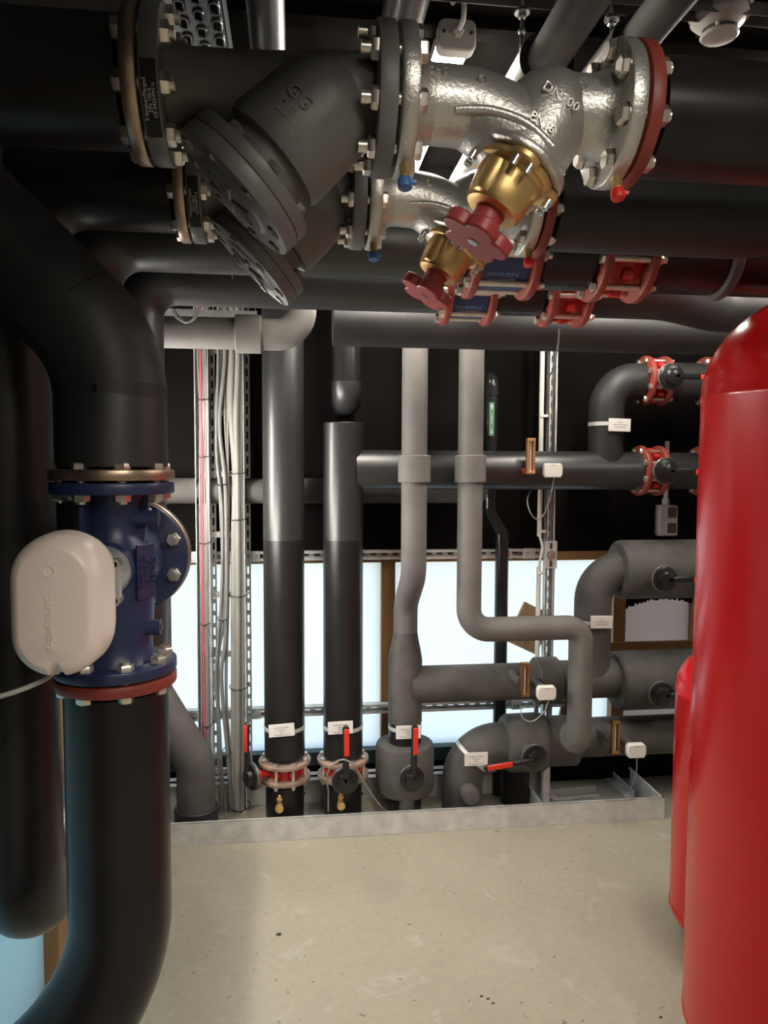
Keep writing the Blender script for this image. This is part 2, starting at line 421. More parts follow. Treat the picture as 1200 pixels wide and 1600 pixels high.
# ================================================================== OVERHEAD STRAINERS AND BALANCING VALVES
Y1, Z1, Y2, Z2 = 1.0, 1.981, 1.38, 1.993
xs0, xs1, xv1 = -.178, .130, .447
FR = .0935; PCD = .0765
def make_strainer(label, y, z, dn):
    t = thing('y_strainer', label, 'strainer', (xs0,y,z), 'strainers on the overhead pipes'); O = Vector((xs0,y,z)); L = xs1-xs0-.001
    b = MB(); b.lathe(O+X*.02, X, [(0,.060),(.035,.048),(.10,.048),(.16,.051),(.22,.056),(.26,.052),(L-.045,.050),(L-.02,.064)])
    ax = O+X*.2325; d = Vector((-1,0,-1)).normalized()
    b.sphere(ax+d*.034, .075, 48); b.lathe(ax, d, [(.034,.075),(.06,.077),(.108,.078),(.117,.074),(.119,.062),(.1465,.062)], 56)
    # webs that blend the leg into the body
    b.tube([ax+d*.02+Vector((.04,0,.012)), ax+Vector((.075,0,-.003))], [.046,.049], 24)
    b.build('body', M_iron, t, ang=50)
    for a, e in ((0,.024),(L-.024,L)):
        disc(O+X*a, O+X*e, FR).build('flange', M_iron, t)
    lf = MB().cyl(ax+d*.146, ax+d*.1634, .096, bev=.002, n=48); lf.build('leg_flange', M_iron, t)
    c = MB().cyl(ax+d*.1636, ax+d*.186, .0965, bev=.003, n=48)
    u, v, w_ = frame(d); face = ax+d*.186
    c.lathe(face, d, [(0,.060),(.003,.056),(.004,.052)], 40)
    cov = c.build('cover', M_iron, t)
    for k in range(5):
        pass
    st = MB()
    for k in range(3):
        a = k*PI/3; q = u*math.cos(a)+v*math.sin(a); st.box(face+d*.005, (.085,.010,.006), Matrix((q, d.cross(q), d)).transposed())
    st.build('casting_mark', M_iron, cov, bevel=.002)
    bolts(t, ax+d*.181, -d, .081, .037, 8, r=.0060, thread=.0, mesh_mat=M_boltd)
    # nameplate round the lower front of the left flange
    vs, fs = [], []; n = 14
    for k in range(n+1):
        an = math.radians(-8-52*k/n); r = FR+.0012
        for xx in (.003,.021): vs.append(O+X*xx+Vector((0,-math.cos(an)*r,math.sin(an)*r)))
    for k in range(n): fs.append((2*k,2*k+1,2*k+3,2*k+2))
    pl = MB().add(vs,fs).build('nameplate', M_gasket, t)
    pl['label'] = 'black nameplate with white print'
    for row, tx in enumerate(('CE 0425/PN16','DN 100-6','Y-Strainer/Flanged')):
        ce = O+X*(.0065+.0052*(2-row)); mid = math.radians(-34); o0 = ce+Vector((0,-math.cos(mid),math.sin(mid)))*(FR+.0012)
        text(tx, .0062, o0, Vector((0,math.sin(mid)*1,-math.cos(mid)))*-1 if False else Vector((0,-math.sin(mid),-math.cos(mid)))*-1, X*-1, M_inkw, pl, bend=(ce, FR+.0016), depth=.0002)
    # cast letters on the leg, facing the camera side
    e1 = Vector((1,0,-1)).normalized(); e2 = Vector((1,0,1)).normalized(); cen = ax+d*.070+e1*-.006
    text('GG', .024, cen-Y*.0760+e2*.011, e1, e2, M_iron, t, depth=.0025, name='casting_mark')
    text('25', .024, cen-Y*.0760-e2*.012, e1, e2, M_iron, t, depth=.0025, name='casting_mark')
    return t, O, L
def wheel(mb, c, d, r, lobes=6, thick=.018):
    u, v, w_ = frame(d); poly = []
    N = lobes*12
    for k in range(N):
        a = 2*PI*k/N; q = .5+.5*math.cos(a*lobes); rr = r*(.72+.28*(q**.45)); poly.append((rr*math.cos(a), rr*math.sin(a)))
    mb.prism(poly, Vector(c)-w_*thick/2, u, v, w_, thick)
def make_balancing(label, y, z, capcol, last):
    x0 = xs1+.003; L = xv1-x0
    t = thing('balancing_valve', label, 'valve', (x0,y,z), 'silver balancing valves on the overhead pipes'); O = Vector((x0,y,z))
    d = Vector((-.506,0,-.862)).normalized(); ax = O+X*.214
    b = MB()
    pth = smoothpath([O+X*.015, O+X*.05, O+Vector((.105,0,-.004)), O+Vector((.155,0,-.028)), O+Vector((.19,0,-.052))], 8)
    rs = [.0495+.010*min(1,max(0,(i/len(pth)-.45)/.4)) for i in range(len(pth))]
    b.tube(pth, rs, 40)
    b.lathe(ax, d, [(-.050,.012),(-.047,.026),(-.038,.042),(-.022,.053),(0,.059),(.03,.061),(.07,.060),(.086,.062)], 44)
    b.lathe(O+X*.19, X, [(-.03,.03),(-.01,.046),(.02,.051),(.06,.0495),(L-.19-.045,.050),(L-.19-.025,.058),(L-.19-.018,.066)], 44)
    b.lathe(O, X, [(.018,.064),(.03,.054),(.05,.0495)], 44)
    # cast rib sweeping over the front of the globe
    b.tube(smoothpath([O+Vector((.075,-.042,-.024)),O+Vector((.12,-.050,-.026)),O+Vector((.165,-.056,-.042)),O+Vector((.20,-.056,-.07))],6), .006, 10)
    b.build('body', M_silver, t, ang=55)
    for a, e in ((0,.023),(L-.023,L)): disc(O+X*a, O+X*e, FR, .005).build('flange', M_silver, t)
    # yoke ring and bonnet
    MB().cyl(ax+d*.080, ax+d*.092, .070, bev=.004, n=48).build('bonnet_seat', M_silver, t)
    u, v, w_ = frame(d); poly = []
    for k in range(96):
        a = 2*PI*k/96; rr = .058+.012*max(0,math.cos(4*a))**.7; poly.append((rr*math.cos(a), rr*math.sin(a)))
    fl = MB(); fl.prism(poly, ax+d*.0925, u, v, w_, .012); fl.build('bonnet_flange', M_brass, t, bevel=.003)
    cp = MB(); cp.lathe(ax+d*.104, d, [(0,.050),(.004,.046),(.030,.043),(.046,.041),(.052,.037),(.054,.027)], 40)
    for k in range(2): 
        a = PI*.25+k*PI; q = u*math.cos(a)+v*math.sin(a); cp.lathe(ax+d*.108+q*.033, d, [(0,.017),(.036,.016),(.044,.012),(.046,.005)], 20)
    cp.build('bonnet', M_brass, t)
    for k in range(4):
        for dd in (-.17,.17):
            a = k*PI/2+dd; q = ax+d*.104+(u*math.cos(a)+v*math.sin(a))*.0605
            MB().cyl(q, q+d*.011, .0055, n=14).ring(q+d*.011, q+d*.014, .0055, .003, 14).build('screw', M_chrome, t)
    MB().cyl(ax+d*.15, ax+d*.1855, .020, .021, n=28).ring(ax+d*.158,ax+d*.160,.0215,.019,28).build('spindle_sleeve', M_whl, t)
    hw = MB(); wheel(hw, ax+d*.195, d, .052, 5, .020); hw.lathe(ax+d*.176, d, [(0,.020),(.008,.027),(.012,.034)], 28)
    h = hw.build('handwheel', M_whl, t, bevel=.003)
    MB().cyl(ax+d*.205, ax+d*.2065, .0075, n=20).build('centre_screw', M_chrome, h)
    e1 = (u if u.x > 0 else -u)
    # drain nipples
    for xx, cc, show in ((.012, M_blcap, 1),(L-.012, M_rdcap, 1)):
        dn = Vector((.0,-.25,-1)).normalized(); q = O+X*xx+dn*(FR-.004)
        np_ = MB().cyl(q, q+dn*.018, .0075, n=6).cyl(q+dn*.010, q+dn*.024, .006, n=16).build('drain_nipple', M_brass, t)
        MB().cyl(q+dn*.022, q+dn*.036, .0095, bev=.002, n=18).box(q+dn*.026+X*.011, (.008,.006,.004)).build('cap', cc, np_)
    bolts(t, O+X*(L-.023), X, PCD, .023+.003+.019, 8, thread=.004)
    # raised foundry letters on the side facing the room
    fr = -Y
    text('250', .017, O+Vector((.052,-.0466,.020)), X, Vector((0,.42,1)), M_silver, t, depth=.0032, name='casting_mark')
    text('CI', .015, O+Vector((.108,-.0492,.012)), X, Vector((0,.30,1)), M_silver, t, depth=.0032, name='casting_mark')
    e = Vector((.862,0,-.506)); n2 = Vector((.506,-.0,.862))
    text('DN100', .018, ax+d*.010+Vector((0,-.0595,.0)), e, n2+Vector((0,.05,0)), M_silver, t, depth=.0018, name='casting_mark')
    text('PN16', .016, ax+d*.052-e*.004+Vector((0,-.0612,0)), e, n2, M_silver, t, depth=.0018, name='casting_mark')
    o0 = O+Vector((.252,-.0462,.0195)); arrow = [(-.014,0),(-.004,.010),(-.004,.004),(.012,.004),(.012,-.004),(-.004,-.004),(-.004,-.010)]
    MB().prism(arrow, o0, X, Vector((0,.35,1)).normalized(), Vector((0,-1,.35)).normalized(), .002).build('casting_mark', M_silver, t)
    return t, O, L
def joint(t, x, y, z, L, phase=.5): bolts(t, (x,y,z), X, PCD, L, 8, phase=phase)
for (yy, zz, who) in ((Y1,Z1,'nearer'),(Y2,Z2,'farther')):
    near = who == 'nearer'
    s, so, sl = make_strainer('dark grey iron Y-strainer of the nearer overhead pipe, left of the upper silver valve' if near else
        'dark grey iron Y-strainer of the farther overhead pipe, partly hidden below the larger strainer', yy, zz, 0)
    bolts(s, (xs0-.022,yy,zz), X, PCD, .022+.024, 8, thread=.006)
    bolts(s, (xs1+.003+.023,yy,zz), -X, PCD, .05, 8)
    vtop = make_balancing('large silver balancing valve of the nearer overhead pipe, DN100 cast on it, red handwheel' if near else
        'silver balancing valve of the farther overhead pipe, behind and below the larger one', yy, zz, None, near)
    # left pipe with bare steel companion flange
    r = .077
    if near:
        t = thing('insulated_pipe', 'thick black insulated pipe at top left, running into the nearer strainer', 'pipe', (-.5,yy,zz))
        MB().tube(route([(xs0-.030,yy,zz),(-.53,yy,zz),(-.53,yy,ZC)], .15), r, 48).build('insulation', M_black, t)
    else:
        t = thing('insulated_pipe', 'black insulated pipe bending down from the farther strainer to the left riser', 'pipe', (-.47,yy,.55))
        xr = W(84,650,yy).x - .080
        MB().tube(route([(xs0-.030,yy,zz),(xr,yy,zz),(xr,yy,.66),(xr,2.62,.66),(XL+.003,2.62,.66)], [.15,.12,.1]), .077, 48).build('insulation', M_black, t)
        PIPE2X = xr
    MB().cyl((xs0-.034,yy,zz),(xs0-.004,yy,zz),.05).build('pipe_end', M_gasket, t)
    disc((xs0-.022,yy,zz),(xs0-.003,yy,zz), FR, .003).build('flange', M_rust, t)
    MB().cyl((xs0-.004,yy,zz),(xs0,yy,zz),.06).build('gasket', M_gasket, t)
    # right pipe with red companion flange
    t = thing('insulated_pipe', 'thick black insulated pipe at top right, leaving the red flange of the nearer silver valve' if near else
        'black insulated pipe bending up at right, leaving the farther silver valve', 'pipe', (xv1,yy,zz))
    disc((xv1+.003,yy,zz),(xv1+.022,yy,zz), FR, .003).build('flange', M_redfl, t)
    MB().cyl((xv1,yy,zz),(xv1+.036,yy,zz),.058).build('pipe_end', M_gasket, t)
    if near: MB().tube([(xv1+.034,yy,zz),(1.2,yy,zz),(XR,yy,zz)], r, 48).build('insulation', M_black, t)
    else:
        xe = W(1160,350,yy).x+.10
        MB().tube(route([(xv1+.034,yy,zz),(xe+.05,yy,zz),(xe+.05,yy,ZC)], .16), .082, 48).build('insulation', M_blackm, t)

# ================================================================== OVERHEAD LINES 3, 4, 5
Y3, Z3, Y4, Z4 = 1.68, 1.998, 2.08, 2.006
r3, r4 = .0875, .074
xr3 = -.447; xr4 = W(258,600,Y4).x-.076
t = thing('insulated_pipe', 'upper of the two bright-edged black pipes below the strainers, third from the front', 'pipe', (xr3,Y3,.0))
xa3 = W(185,415,Y3).x
MB().tube(route([(W(752,430,Y3-.1).x-.02,Y3,Z3),(xr3,Y3,Z3),(xr3,Y3,1.215),(XL+.003,Y3,1.215)], [.12,.1]), .0775, 48).build('insulation', M_gloss, t)
cx3 = [(W(757,430,Y3-.1).x+W(838,440,Y3-.1).x)/2, (W(958,440,Y3-.1).x+W(1022,440,Y3-.1).x)/2]
cx4 = [(W(714,485,Y4-.1).x+W(767,485,Y4-.1).x)/2, (W(877,490,Y4-.1).x+W(921,490,Y4-.1).x)/2]
def seg(label, pts, r, m=M_black, R=.12, n=44):
    return tag(MB().tube(route(pts, R) if len(pts) > 2 else pts, r, n).build('insulated_pipe', m), label, 'pipe')
H3 = [.058,.044]; H4=[.052,.042]
# replace: the left run ends at the first valve
MB  # (left runs above/below)
seg('short black pipe between the blue and the red overhead valve, upper pair', [(cx3[0]+H3[0]+.03,Y3,Z3),(cx3[1]-H3[1]-.03,Y3,Z3)], r3)
t = thing('insulated_pipe', 'black pipe right of the upper overhead butterfly valve, with a collar near the right edge', 'pipe', (cx3[1],Y3,Z3))
MB().tube([(cx3[1]+H3[1]+.03,Y3,Z3),(XR,Y3,Z3)], r3, 44).build('insulation', M_black, t)
xc = W(1143,450,Y3-.08).x
MB().ring((xc,Y3,Z3),(xc+.025,Y3,Z3), r3+.012, r3-.005, 44, .003).build('collar', M_dusty, t)
t = thing('insulated_pipe', 'lower of the two bright-edged black pipes below the strainers, turning down at left', 'pipe', (xr4,Y4,.9))
MB().tube(route([(cx4[0]-H4[0]-.03,Y4,Z4),(xr4,Y4,Z4),(xr4,Y4,.95),(XL+.003,Y4,.95)], [.11,.1]), r4, 44).build('insulation', M_gloss, t)
seg('short black pipe between the blue and the red overhead valve, lower pair', [(cx4[0]+H4[0]+.03,Y4,Z4),(cx4[1]-H4[1]-.03,Y4,Z4)], r4)
seg('black pipe right of the lower overhead butterfly valve, bending at the right edge', [(cx4[1]+H4[1]+.03,Y4,Z4),(W(1040,500,Y4).x,Y4,Z4),(W(1040,500,Y4).x+.25,Y4+.16,Z4),(XR,Y4+.16,Z4)], r4, M_blackm, .2)
Y5 = 2.52
zz = W(600,541,Y5).z+.075
seg('farthest overhead black pipe, low behind the grey drop pipes', [(W(520,510,Y5).x,Y5,zz),(XR,Y5,zz)], .078, M_blackm)

def make_line_valve(name, label, c, half, rf, r_in, bodymat, group=None, check=True, lever=False, axis=X):
    c = Vector(c); t = thing(name, label, 'valve', c, group)
    for s in (-1,1):
        a = c+X*(s*half); e = a+X*(s*.019)
        disc(a, e, rf, .004).build('flange', M_redfl, t)
        MB().cyl(e, e+X*(s*.03), r_in*.8, n=32).build('pipe_end', M_gasket, t)
    bd = MB(); 
    if check: bd.cyl(c-X*(half-.002), c+X*(half-.002), rf*.80, n=48)
    else:
        bd.lathe(c-X*half, X, [(0,rf*.60),(half*.4,rf*.62),(half*.7,rf*.72),(half*1.3,rf*.72),(half*1.6,rf*.62),(2*half,rf*.60)], 40)
        for k in range(8):
            a = 2*PI*k/8; q = c+Vector((0,math.cos(a),math.sin(a)))*rf*.80; bd.cyl(q-X*.012, q+X*.012, .012, n=14)
    body = bd.build('body', bodymat, t)
    bolts(t, c-X*(half+.019), X, rf*.83, 2*half+.038, 8, r=.0075, thread=.010)
    return t, body
for ch, (cx, y, z, half, rf, rin) in enumerate(((cx3[0],Y3,Z3,H3[0],.113,r3),(cx4[0],Y4,Z4,H4[0],.106,r4))):
    t, b = make_line_valve('check_valve', ('blue-bodied check valve between red flanges, upper one, behind the red drain cap','blue-bodied check valve between red flanges, lower one, above the right grey drop pipe')[ch], (cx,y,z), half, rf, rin, M_blbody, 'blue check valves between the overhead flanges')
    R_ = rf*.80; mid = math.radians(-52); ce = Vector((cx,y,z))
    for row, (tx, s, mm) in enumerate((('DN100 PN16',.013,M_inkb),('DUO-CHECK',.011,M_inkw),('PS 16 bar',.009,M_inkb))):
        an = mid-math.radians(11*row); o0 = ce+Vector((-.004,-math.cos(an),math.sin(an)))*1.0
        o0 = ce+Vector((-.004,-math.cos(an)*(R_+.001),math.sin(an)*(R_+.001)))
        text('▬▬▬▬▬▬' if False else tx, s, o0, X, Vector((0,-math.sin(an)*-1,math.cos(an))), mm, b, depth=.0003, name='print')
for ch, (cx, y, z, half, rf, rin) in enumerate(((cx3[1],Y3,Z3,H3[1],.112,r3),(cx4[1],Y4,Z4,H4[1],.104,r4))):
    make_line_valve('butterfly_valve', ('larger red overhead butterfly valve between red flanges, right of the blue ones','smaller red overhead butterfly valve between red flanges, a wire hanging below it')[ch], (cx,y,z), half, rf, rin, M_redv, 'red butterfly valves on the overhead pipes', check=False)

# ================================================================== CEILING LEVEL
def over(px, py, z): return FLR(px, py, z)
for px, py, z, r, m, lab, xtilt in ((416,30,2.36,.036,M_alu,'shiny dark pipe crossing under the ceiling behind the nearer strainer',0),
                            (632,15,2.34,.040,M_alu,'shiny dark pipe crossing under the ceiling behind the strainer and valve joint',0)):
    p = over(px,py,z); tag(MB().tube([(p.x,-1.0,z),(p.x,YW-.002,z)], r, 32).build('ceiling_pipe', m), lab, 'pipe')
for px, py, z, r, lab1, lab2 in ((885,45,2.30,.040,'grey insulated pipe under the ceiling above the nearer silver valve','pale sleeve around the ceiling pipe above the silver valve'),
                     (1012,45,2.32,.036,'grey insulated pipe under the ceiling above the top right red flange','dark sleeve around the ceiling pipe behind the top right red flange')):
    p = over(px,py,z); ys = over(845 if px < 900 else 960, 92 if px < 900 else 62, z).y
    tag(MB().tube([(p.x,-1.2,z),(p.x,ys+.25,z)], r, 32).build('ceiling_pipe', M_dusty), lab1, 'pipe')
    t = thing('pipe_sleeve', lab2, 'sleeve', (p.x,ys,z))
    MB().ring((p.x,ys+.003,z),(p.x,ys+.9,z), r+.016, r+.010, 40).build('jacket', M_sw if px < 900 else M_blackm, t)
    MB().ring((p.x,ys,z),(p.x,ys+.02,z), r+.0155, r+.0005, 40).build('end_ring', M_gasket, t)
# perforated cable tray
tx0, tx1 = over(262,40,2.40).x-.05, over(352,40,2.40).x
t = thing('cable_tray', 'perforated galvanised cable tray under the ceiling at upper left', 'cable tray', (tx0,1.2,2.4))
sl = MB(); ny = 26; pitch = .036
def slot_plate(mb, x0, x1, y0, y1, z, cols, rows, lx, ly, stag):
    # plate with raised-rim slots, modelled as a grid of strips around the openings
    dx = (x1-x0)/cols; dy = (y1-y0)/rows
    for i in range(cols):
        for j in range(rows):
            cx, cy = x0+dx*(i+.5), y0+dy*(j+.5); hx, hy = lx/2, ly/2
            ax0, ax1, ay0, ay1 = x0+dx*i, x0+dx*(i+1), y0+dy*j, y0+dy*(j+1)
            for (p, q, r_, s_) in ((ax0,cx-hx,ay0,ay1),(cx+hx,ax1,ay0,ay1),(cx-hx,cx+hx,ay0,cy-hy),(cx-hx,cx+hx,cy+hy,ay1)):
                mb.add([(p,r_,z),(q,r_,z),(q,s_,z),(p,s_,z)],[(0,1,2,3)])
NC = 5; dxt = (tx1-tx0)/NC
for i in range(NC): slot_plate(sl, tx0+dxt*i, tx0+dxt*(i+1), -.6+(.0285 if i%2 else 0), 2.536+(.0285 if i%2 else 0), 2.40, 1, 55, .017, .034, 0)
for i in range(NC):
    for j in range(26,46):
        dx = dxt; dy = 3.136/55; c = (tx0+dx*(i+.5), -.6+(.0285 if i%2 else 0)+dy*(j+.5), 2.399)
        pa = [(c[0]+.0095*math.cos(a), c[1]+(.018-.0095)*(1 if math.sin(a)>0 else -1)+.0095*math.sin(a), c[2]-.002) for a in [2*PI*k/14 for k in range(14)]]
        sl.tube(pa+[pa[0]], .0028, 6, caps=False)
sl.build('perforated_base', M_tray, t)
for xx in (tx0,tx1): MB().bb((xx-.0015,-.6,2.40),(xx+.0015,2.6,2.455)).build('side_rail', M_tray, t)
# strut channels and threaded rods below the ceiling
sy = over(760,10,2.44).y
t = thing('strut_channel', 'thin steel channel fixed across the ceiling above the strip light', 'rail', (0,sy,2.46))
MB().bb((-.3,sy-.02,2.455),(2.2,sy-.018,2.48)).bb((-.3,sy+.018,2.455),(2.2,sy+.02,2.48)).bb((-.3,sy-.02,2.478),(2.2,sy+.02,2.482)).build('channel', M_strut, t)
for px, lab in ((815,'threaded hanger rod with nut below the ceiling channel, left of the pale sleeve'),(963,'threaded hanger rod with nut below the ceiling channel, above the top right flange')):
    p = over(px,20,2.435); t = thing('hanger_rod', lab, 'hanger', (p.x,sy,2.44), 'threaded hanger rods below the ceiling channel')
    MB().cyl((p.x,sy,2.30),(p.x,sy,2.47),.004,n=10).build('rod', M_chrome, t)
    MB().cyl((p.x,sy,2.432),(p.x,sy,2.438),.016,n=20).build('washer', M_chrome, t)
    MB().hexa((p.x,sy,2.431),(p.x,sy,2.422),.009).build('nut', M_chrome, t); MB().hexa((p.x,sy,2.40),(p.x,sy,2.392),.008).build('nut', M_chrome, t)
# strip lights
def strip(label, x, y0, y1, z, group='unseen ceiling strip lights added for light', w_=.085, axis='Y'):
    t = thing('strip_light', label, 'lamp', (x,y0,z), group); hw = w_/2
    def prof(h, q): # rounded cross section
        out = []
        for cx, cz, a0 in ((h-q,.034-q,0),(-h+q,.034-q,PI/2),(-h+q,-.034+q,PI),(h-q,-.034+q,1.5*PI)):
            for k in range(5): a = a0+PI/2*k/4; out.append((cx+q*math.cos(a), cz+q*math.sin(a)))
        return out
    for ye in (y0,y1-.035): MB().prism(prof(hw,.016), (x,ye,z), X, Z, Y, .035).build('end_cap', M_lampb, t, bevel=.004)
    MB().prism([(-hw+.004,.0),(hw-.004,.0),(hw-.004,.027),(-hw+.004,.027)], (x,y0+.03,z), X, Z, Y, y1-y0-.06).build('housing', M_lampb, t)
    pr = [(hw-.005,.0)]+[( (hw-.005)*math.cos(a), -.024*math.sin(a)) for a in [PI*k/10 for k in range(1,10)]]+[(-hw+.005,.0)]
    MB().prism(pr, (x,y0+.033,z), X, Z, Y, y1-y0-.066).build('diffuser', M_lampd, t)
    gl = MB().hexa((x,y0,z+.002),(x,y0-.016,z+.002),.012); gl.build('cable_gland', M_lampb, t)
    MB().tube(smoothpath([(x,y0-.012,z+.002),(x+.002,y0-.05,z+.008),(x-.004,y0-.06,z+.05),(x-.02,y0-.03,ZC-.005)]), .0055, 12).build('cable', M_lampb, t)
    for s in (-1,1): MB().cyl((x+s*hw*.72,y0+.002,z+.004),(x+s*hw*.72,y0-.002,z+.004),.004,n=12).build('screw', M_smoked, t)
def added_wall_lamp():  # lamp added out of sight to put highlights on the tall pipes
    x, y, z0, z1 = XL, 2.74, 1.22, 1.75
    t = thing('added_wall_light', 'unseen upright strip light added on the left wall for highlights on the tall pipes', 'lamp', (x,y,z0))
    MB().bb((x+.001,y-.03,z0),(x+.03,y+.03,z1)).build('housing', M_lampb, t, bevel=.004)
    MB().prism([(-.026,0)]+[(-.026*math.cos(a), .024*math.sin(a)) for a in [PI*k/10 for k in range(1,10)]]+[(.026,0)], (x+.03,y,z0+.02), Y, X, Z, z1-z0-.04).build('diffuser', M_lampw, t)
lp = over(715,53,2.45)
strip('grey strip light with glowing diffuser under the ceiling behind the upper silver valve', lp.x, lp.y, lp.y+1.25, 2.45, None)

strip('unseen strip light assumed on the ceiling right behind the camera', 1.0, -1.5, -.3, 2.46)  # assumed lamp behind the viewpoint, added to light the front faces
def added_wall_lamp_low():  # assumed lamp, added out of sight to put bright streaks under the overhead pipes
    x, z, y0, y1 = XL, 1.165, 1.80, 2.62
    t = thing('added_wall_light', 'unseen level strip light added above the side window for highlights under the overhead pipes', 'lamp', (x,y0,z))
    MB().bb((x+.001,y0,z-.03),(x+.03,y1,z+.03)).build('housing', M_lampb, t, bevel=.004)
    MB().prism([(-.026,0)]+[(-.026*math.cos(a), .024*math.sin(a)) for a in [PI*k/10 for k in range(1,10)]]+[(.026,0)], (x+.03,y0+.02,z), Z, X, Y, y1-y0-.04).build('diffuser', M_lampw, t)
added_wall_lamp_low()
strip('unseen strip light added above the right end of the drip tray as fill', 1.25, 1.62, 2.8, 2.46)  # added lamp out of view, brightens the back of the room
added_wall_lamp()
strip('unseen strip light added above and behind the camera as front fill', .30, -1.5, -.3, 2.46)  # extra lamp added to throw more light on the front faces
strip('unseen strip light added on the ceiling at the far right beyond the red vessel', 2.1, 1.0, 2.2, 2.46)  # added lamp out of view, lights the room from the right
# smoke detector
p = over(1124,50,2.44); c = Vector((p.x,p.y,ZC)); 
t = thing('smoke_detector', 'round pale smoke detector on the ceiling at upper right', 'smoke detector', c)
MB().lathe(c, -Z, [(0,.066),(.018,.066),(.022,.062)], 44).build('base', M_smoke, t)
MB().lathe(c-Z*.022, -Z, [(0,.058),(.012,.060),(.022,.050),(.030,.040),(.034,.036)], 44).build('head', M_smoke, t)
MB().cyl(c-Z*.055, c-Z*.064, .030, n=32).build('chamber', M_smoked, t)
for k in range(5):
    a = k*2*PI/5+.3; q = Vector((math.cos(a),math.sin(a),0)); MB().box(c-Z*.060+q*.034, (.006,.006,.014)).build('rib', M_smoke, t)
MB().lathe(c-Z*.064, -Z, [(0,.038),(.004,.040),(.008,.036),(.010,.02)], 44).build('cap', M_smoke, t)
q = over(1090,70,2.485)
t = thing('strut_channel', 'narrow pale cable duct on the ceiling beside the smoke detector', 'rail', (q.x,1.2,2.48))
MB().bb((q.x-.02,-.5,2.485),(q.x-.016,3.0,2.5)).bb((q.x+.016,-.5,2.485),(q.x+.02,3.0,2.5)).build('channel', M_strut, t)

# ================================================================== LEFT FRONT RISER AND THREE-WAY VALVE
YA = 1.20; XA = W(176,745,YA).x
zt1 = W(176,753,YA).z; zb1 = W(180,1047,YA).z
t = thing('insulated_pipe', 'thick black riser at left rising from the blue valve and bending up left', 'pipe', (XA,YA,zt1))
zk = W(175,545,YA).z; RR = .0838
ub = W(262,600,YA).z-.004
MB().tube([(XA,YA,zt1+.024),(XA,YA,ub+.004)], RR, 56).build('insulation', M_gloss, t)
_rt = route([(XA,YA,ub),(XA,YA,zk),(XA-.24,YA,zk+.24),(XA-.24,YA,ZC)], [.18,.1])
_k = 14
MB().tube(_rt[:_k+0], RR+.0006, 56).build('elbow', M_blackm, t)
MB().tube(_rt[_k-1:], RR+.0002, 56).build('insulation', M_blackm, t)
disc((XA,YA,zt1+.003),(XA,YA,zt1+.020), .094, .003).build('flange', M_rust, t)
MB().cyl((XA,YA,zt1),(XA,YA,zt1+.027),.063).build('pipe_end', M_gasket, t)
t = thing('insulated_pipe', 'thick black pipe at bottom left dropping from the blue valve and curving off left', 'pipe', (XA,YA,zb1-.8))
ze = W(185,1560,YA).z
MB().tube(route([(XA,YA,zb1-.027),(XA,YA,ze+.02),(XA-.27,YA-.145,ze-.18),(XA-.38,YA-.20,ze-.25)], .245, 20), .0798, 56).build('insulation', M_black, t)
disc((XA,YA,zb1-.021),(XA,YA,zb1-.003), .093, .003).build('flange', M_redfl, t)
MB().cyl((XA,YA,zb1-.031),(XA,YA,zb1),.063).build('pipe_end', M_gasket, t)
t = thing('three_way_valve', 'dark blue cast three-way valve with pale oval actuator on the left riser', 'valve', (XA,YA,zb1)); O = Vector((XA,YA,0))
zc = W(220,868,1.335).z
b = MB(); H_ = zt1-zb1
b.lathe((XA,YA,zb1), Z, [(.010,.070),(.026,.058),(.05,.0565),(.10,.060),(.16,.0605),(.185,.058),(.203,.050),(.214,.043),(.235,.041),(.26,.044),(.285,.052),(H_-.010,.068)], 48)
b.lathe((XA,YA,zc), Y, [(.0,.063),(.063,.060),(.117,.060)], 40)
b.lathe((XA,YA,zc), -Y, [(.0,.045),(.066,.041),(.076,.036)], 32)
for s in (-1,1): b.box((XA+s*.048,YA,zt1-.05), (.010,.018,.085), Matrix.Rotation(s*.12,3,'Y'))
b.box((XA-.030,YA-.044,zt1-.068), (.007,.045,.10))
for dx, dz in ((.072,.077),(.073,-.095)):
    b.cyl((XA+.03,YA-.018,zc+dz),(XA+dx,YA-.018,zc+dz),.0125,n=20)
b.build('body', M_blue, t, ang=45)
for dx, dz in ((.072,.077),(.073,-.095)): MB().cyl((XA+dx-.001,YA-.018,zc+dz),(XA+dx+.002,YA-.018,zc+dz),.006,n=16).build('plug', M_swd, t)
disc((XA,YA,zt1-.018),(XA,YA,zt1), .0933, .003).build('flange', M_blue, t)
disc((XA,YA,zb1),(XA,YA,zb1+.018), .0933, .003).build('flange', M_blue, t)
disc((XA,YA+.113,zc),(XA,YA+.133,zc), .0975, .003).build('flange', M_blue, t)
tp = MB().box((XA+.054,YA-.030,zc-.005),(.004,.040,.085),Matrix.Rotation(-.5,3,'Z')).build('cast_plate', M_blue, t, bevel=.001)
nrm = Matrix.Rotation(-.5,3,'Z') @ X; uu = Matrix.Rotation(-.5,3,'Z') @ Y
for k in range(3): text(('DN80','PN16','GGG40')[k], .017, Vector((XA+.054,YA-.030,zc-.005))+nrm*.002+uu*(.012-.012*k), -Z, uu, M_blue, tp, depth=.002, name='casting_mark')
bolts(t, (XA,YA,zt1+.020), -Z, .0765, .038, 8, r=.0075, phase=.5, thread=.004)
bolts(t, (XA,YA,zb1-.021), Z, .0765, .039, 8, r=.0075, phase=.5, thread=.004)
bolts(t, (XA,YA+.153,zc), -Y, .080, .040, 8, r=.0075, phase=.5)
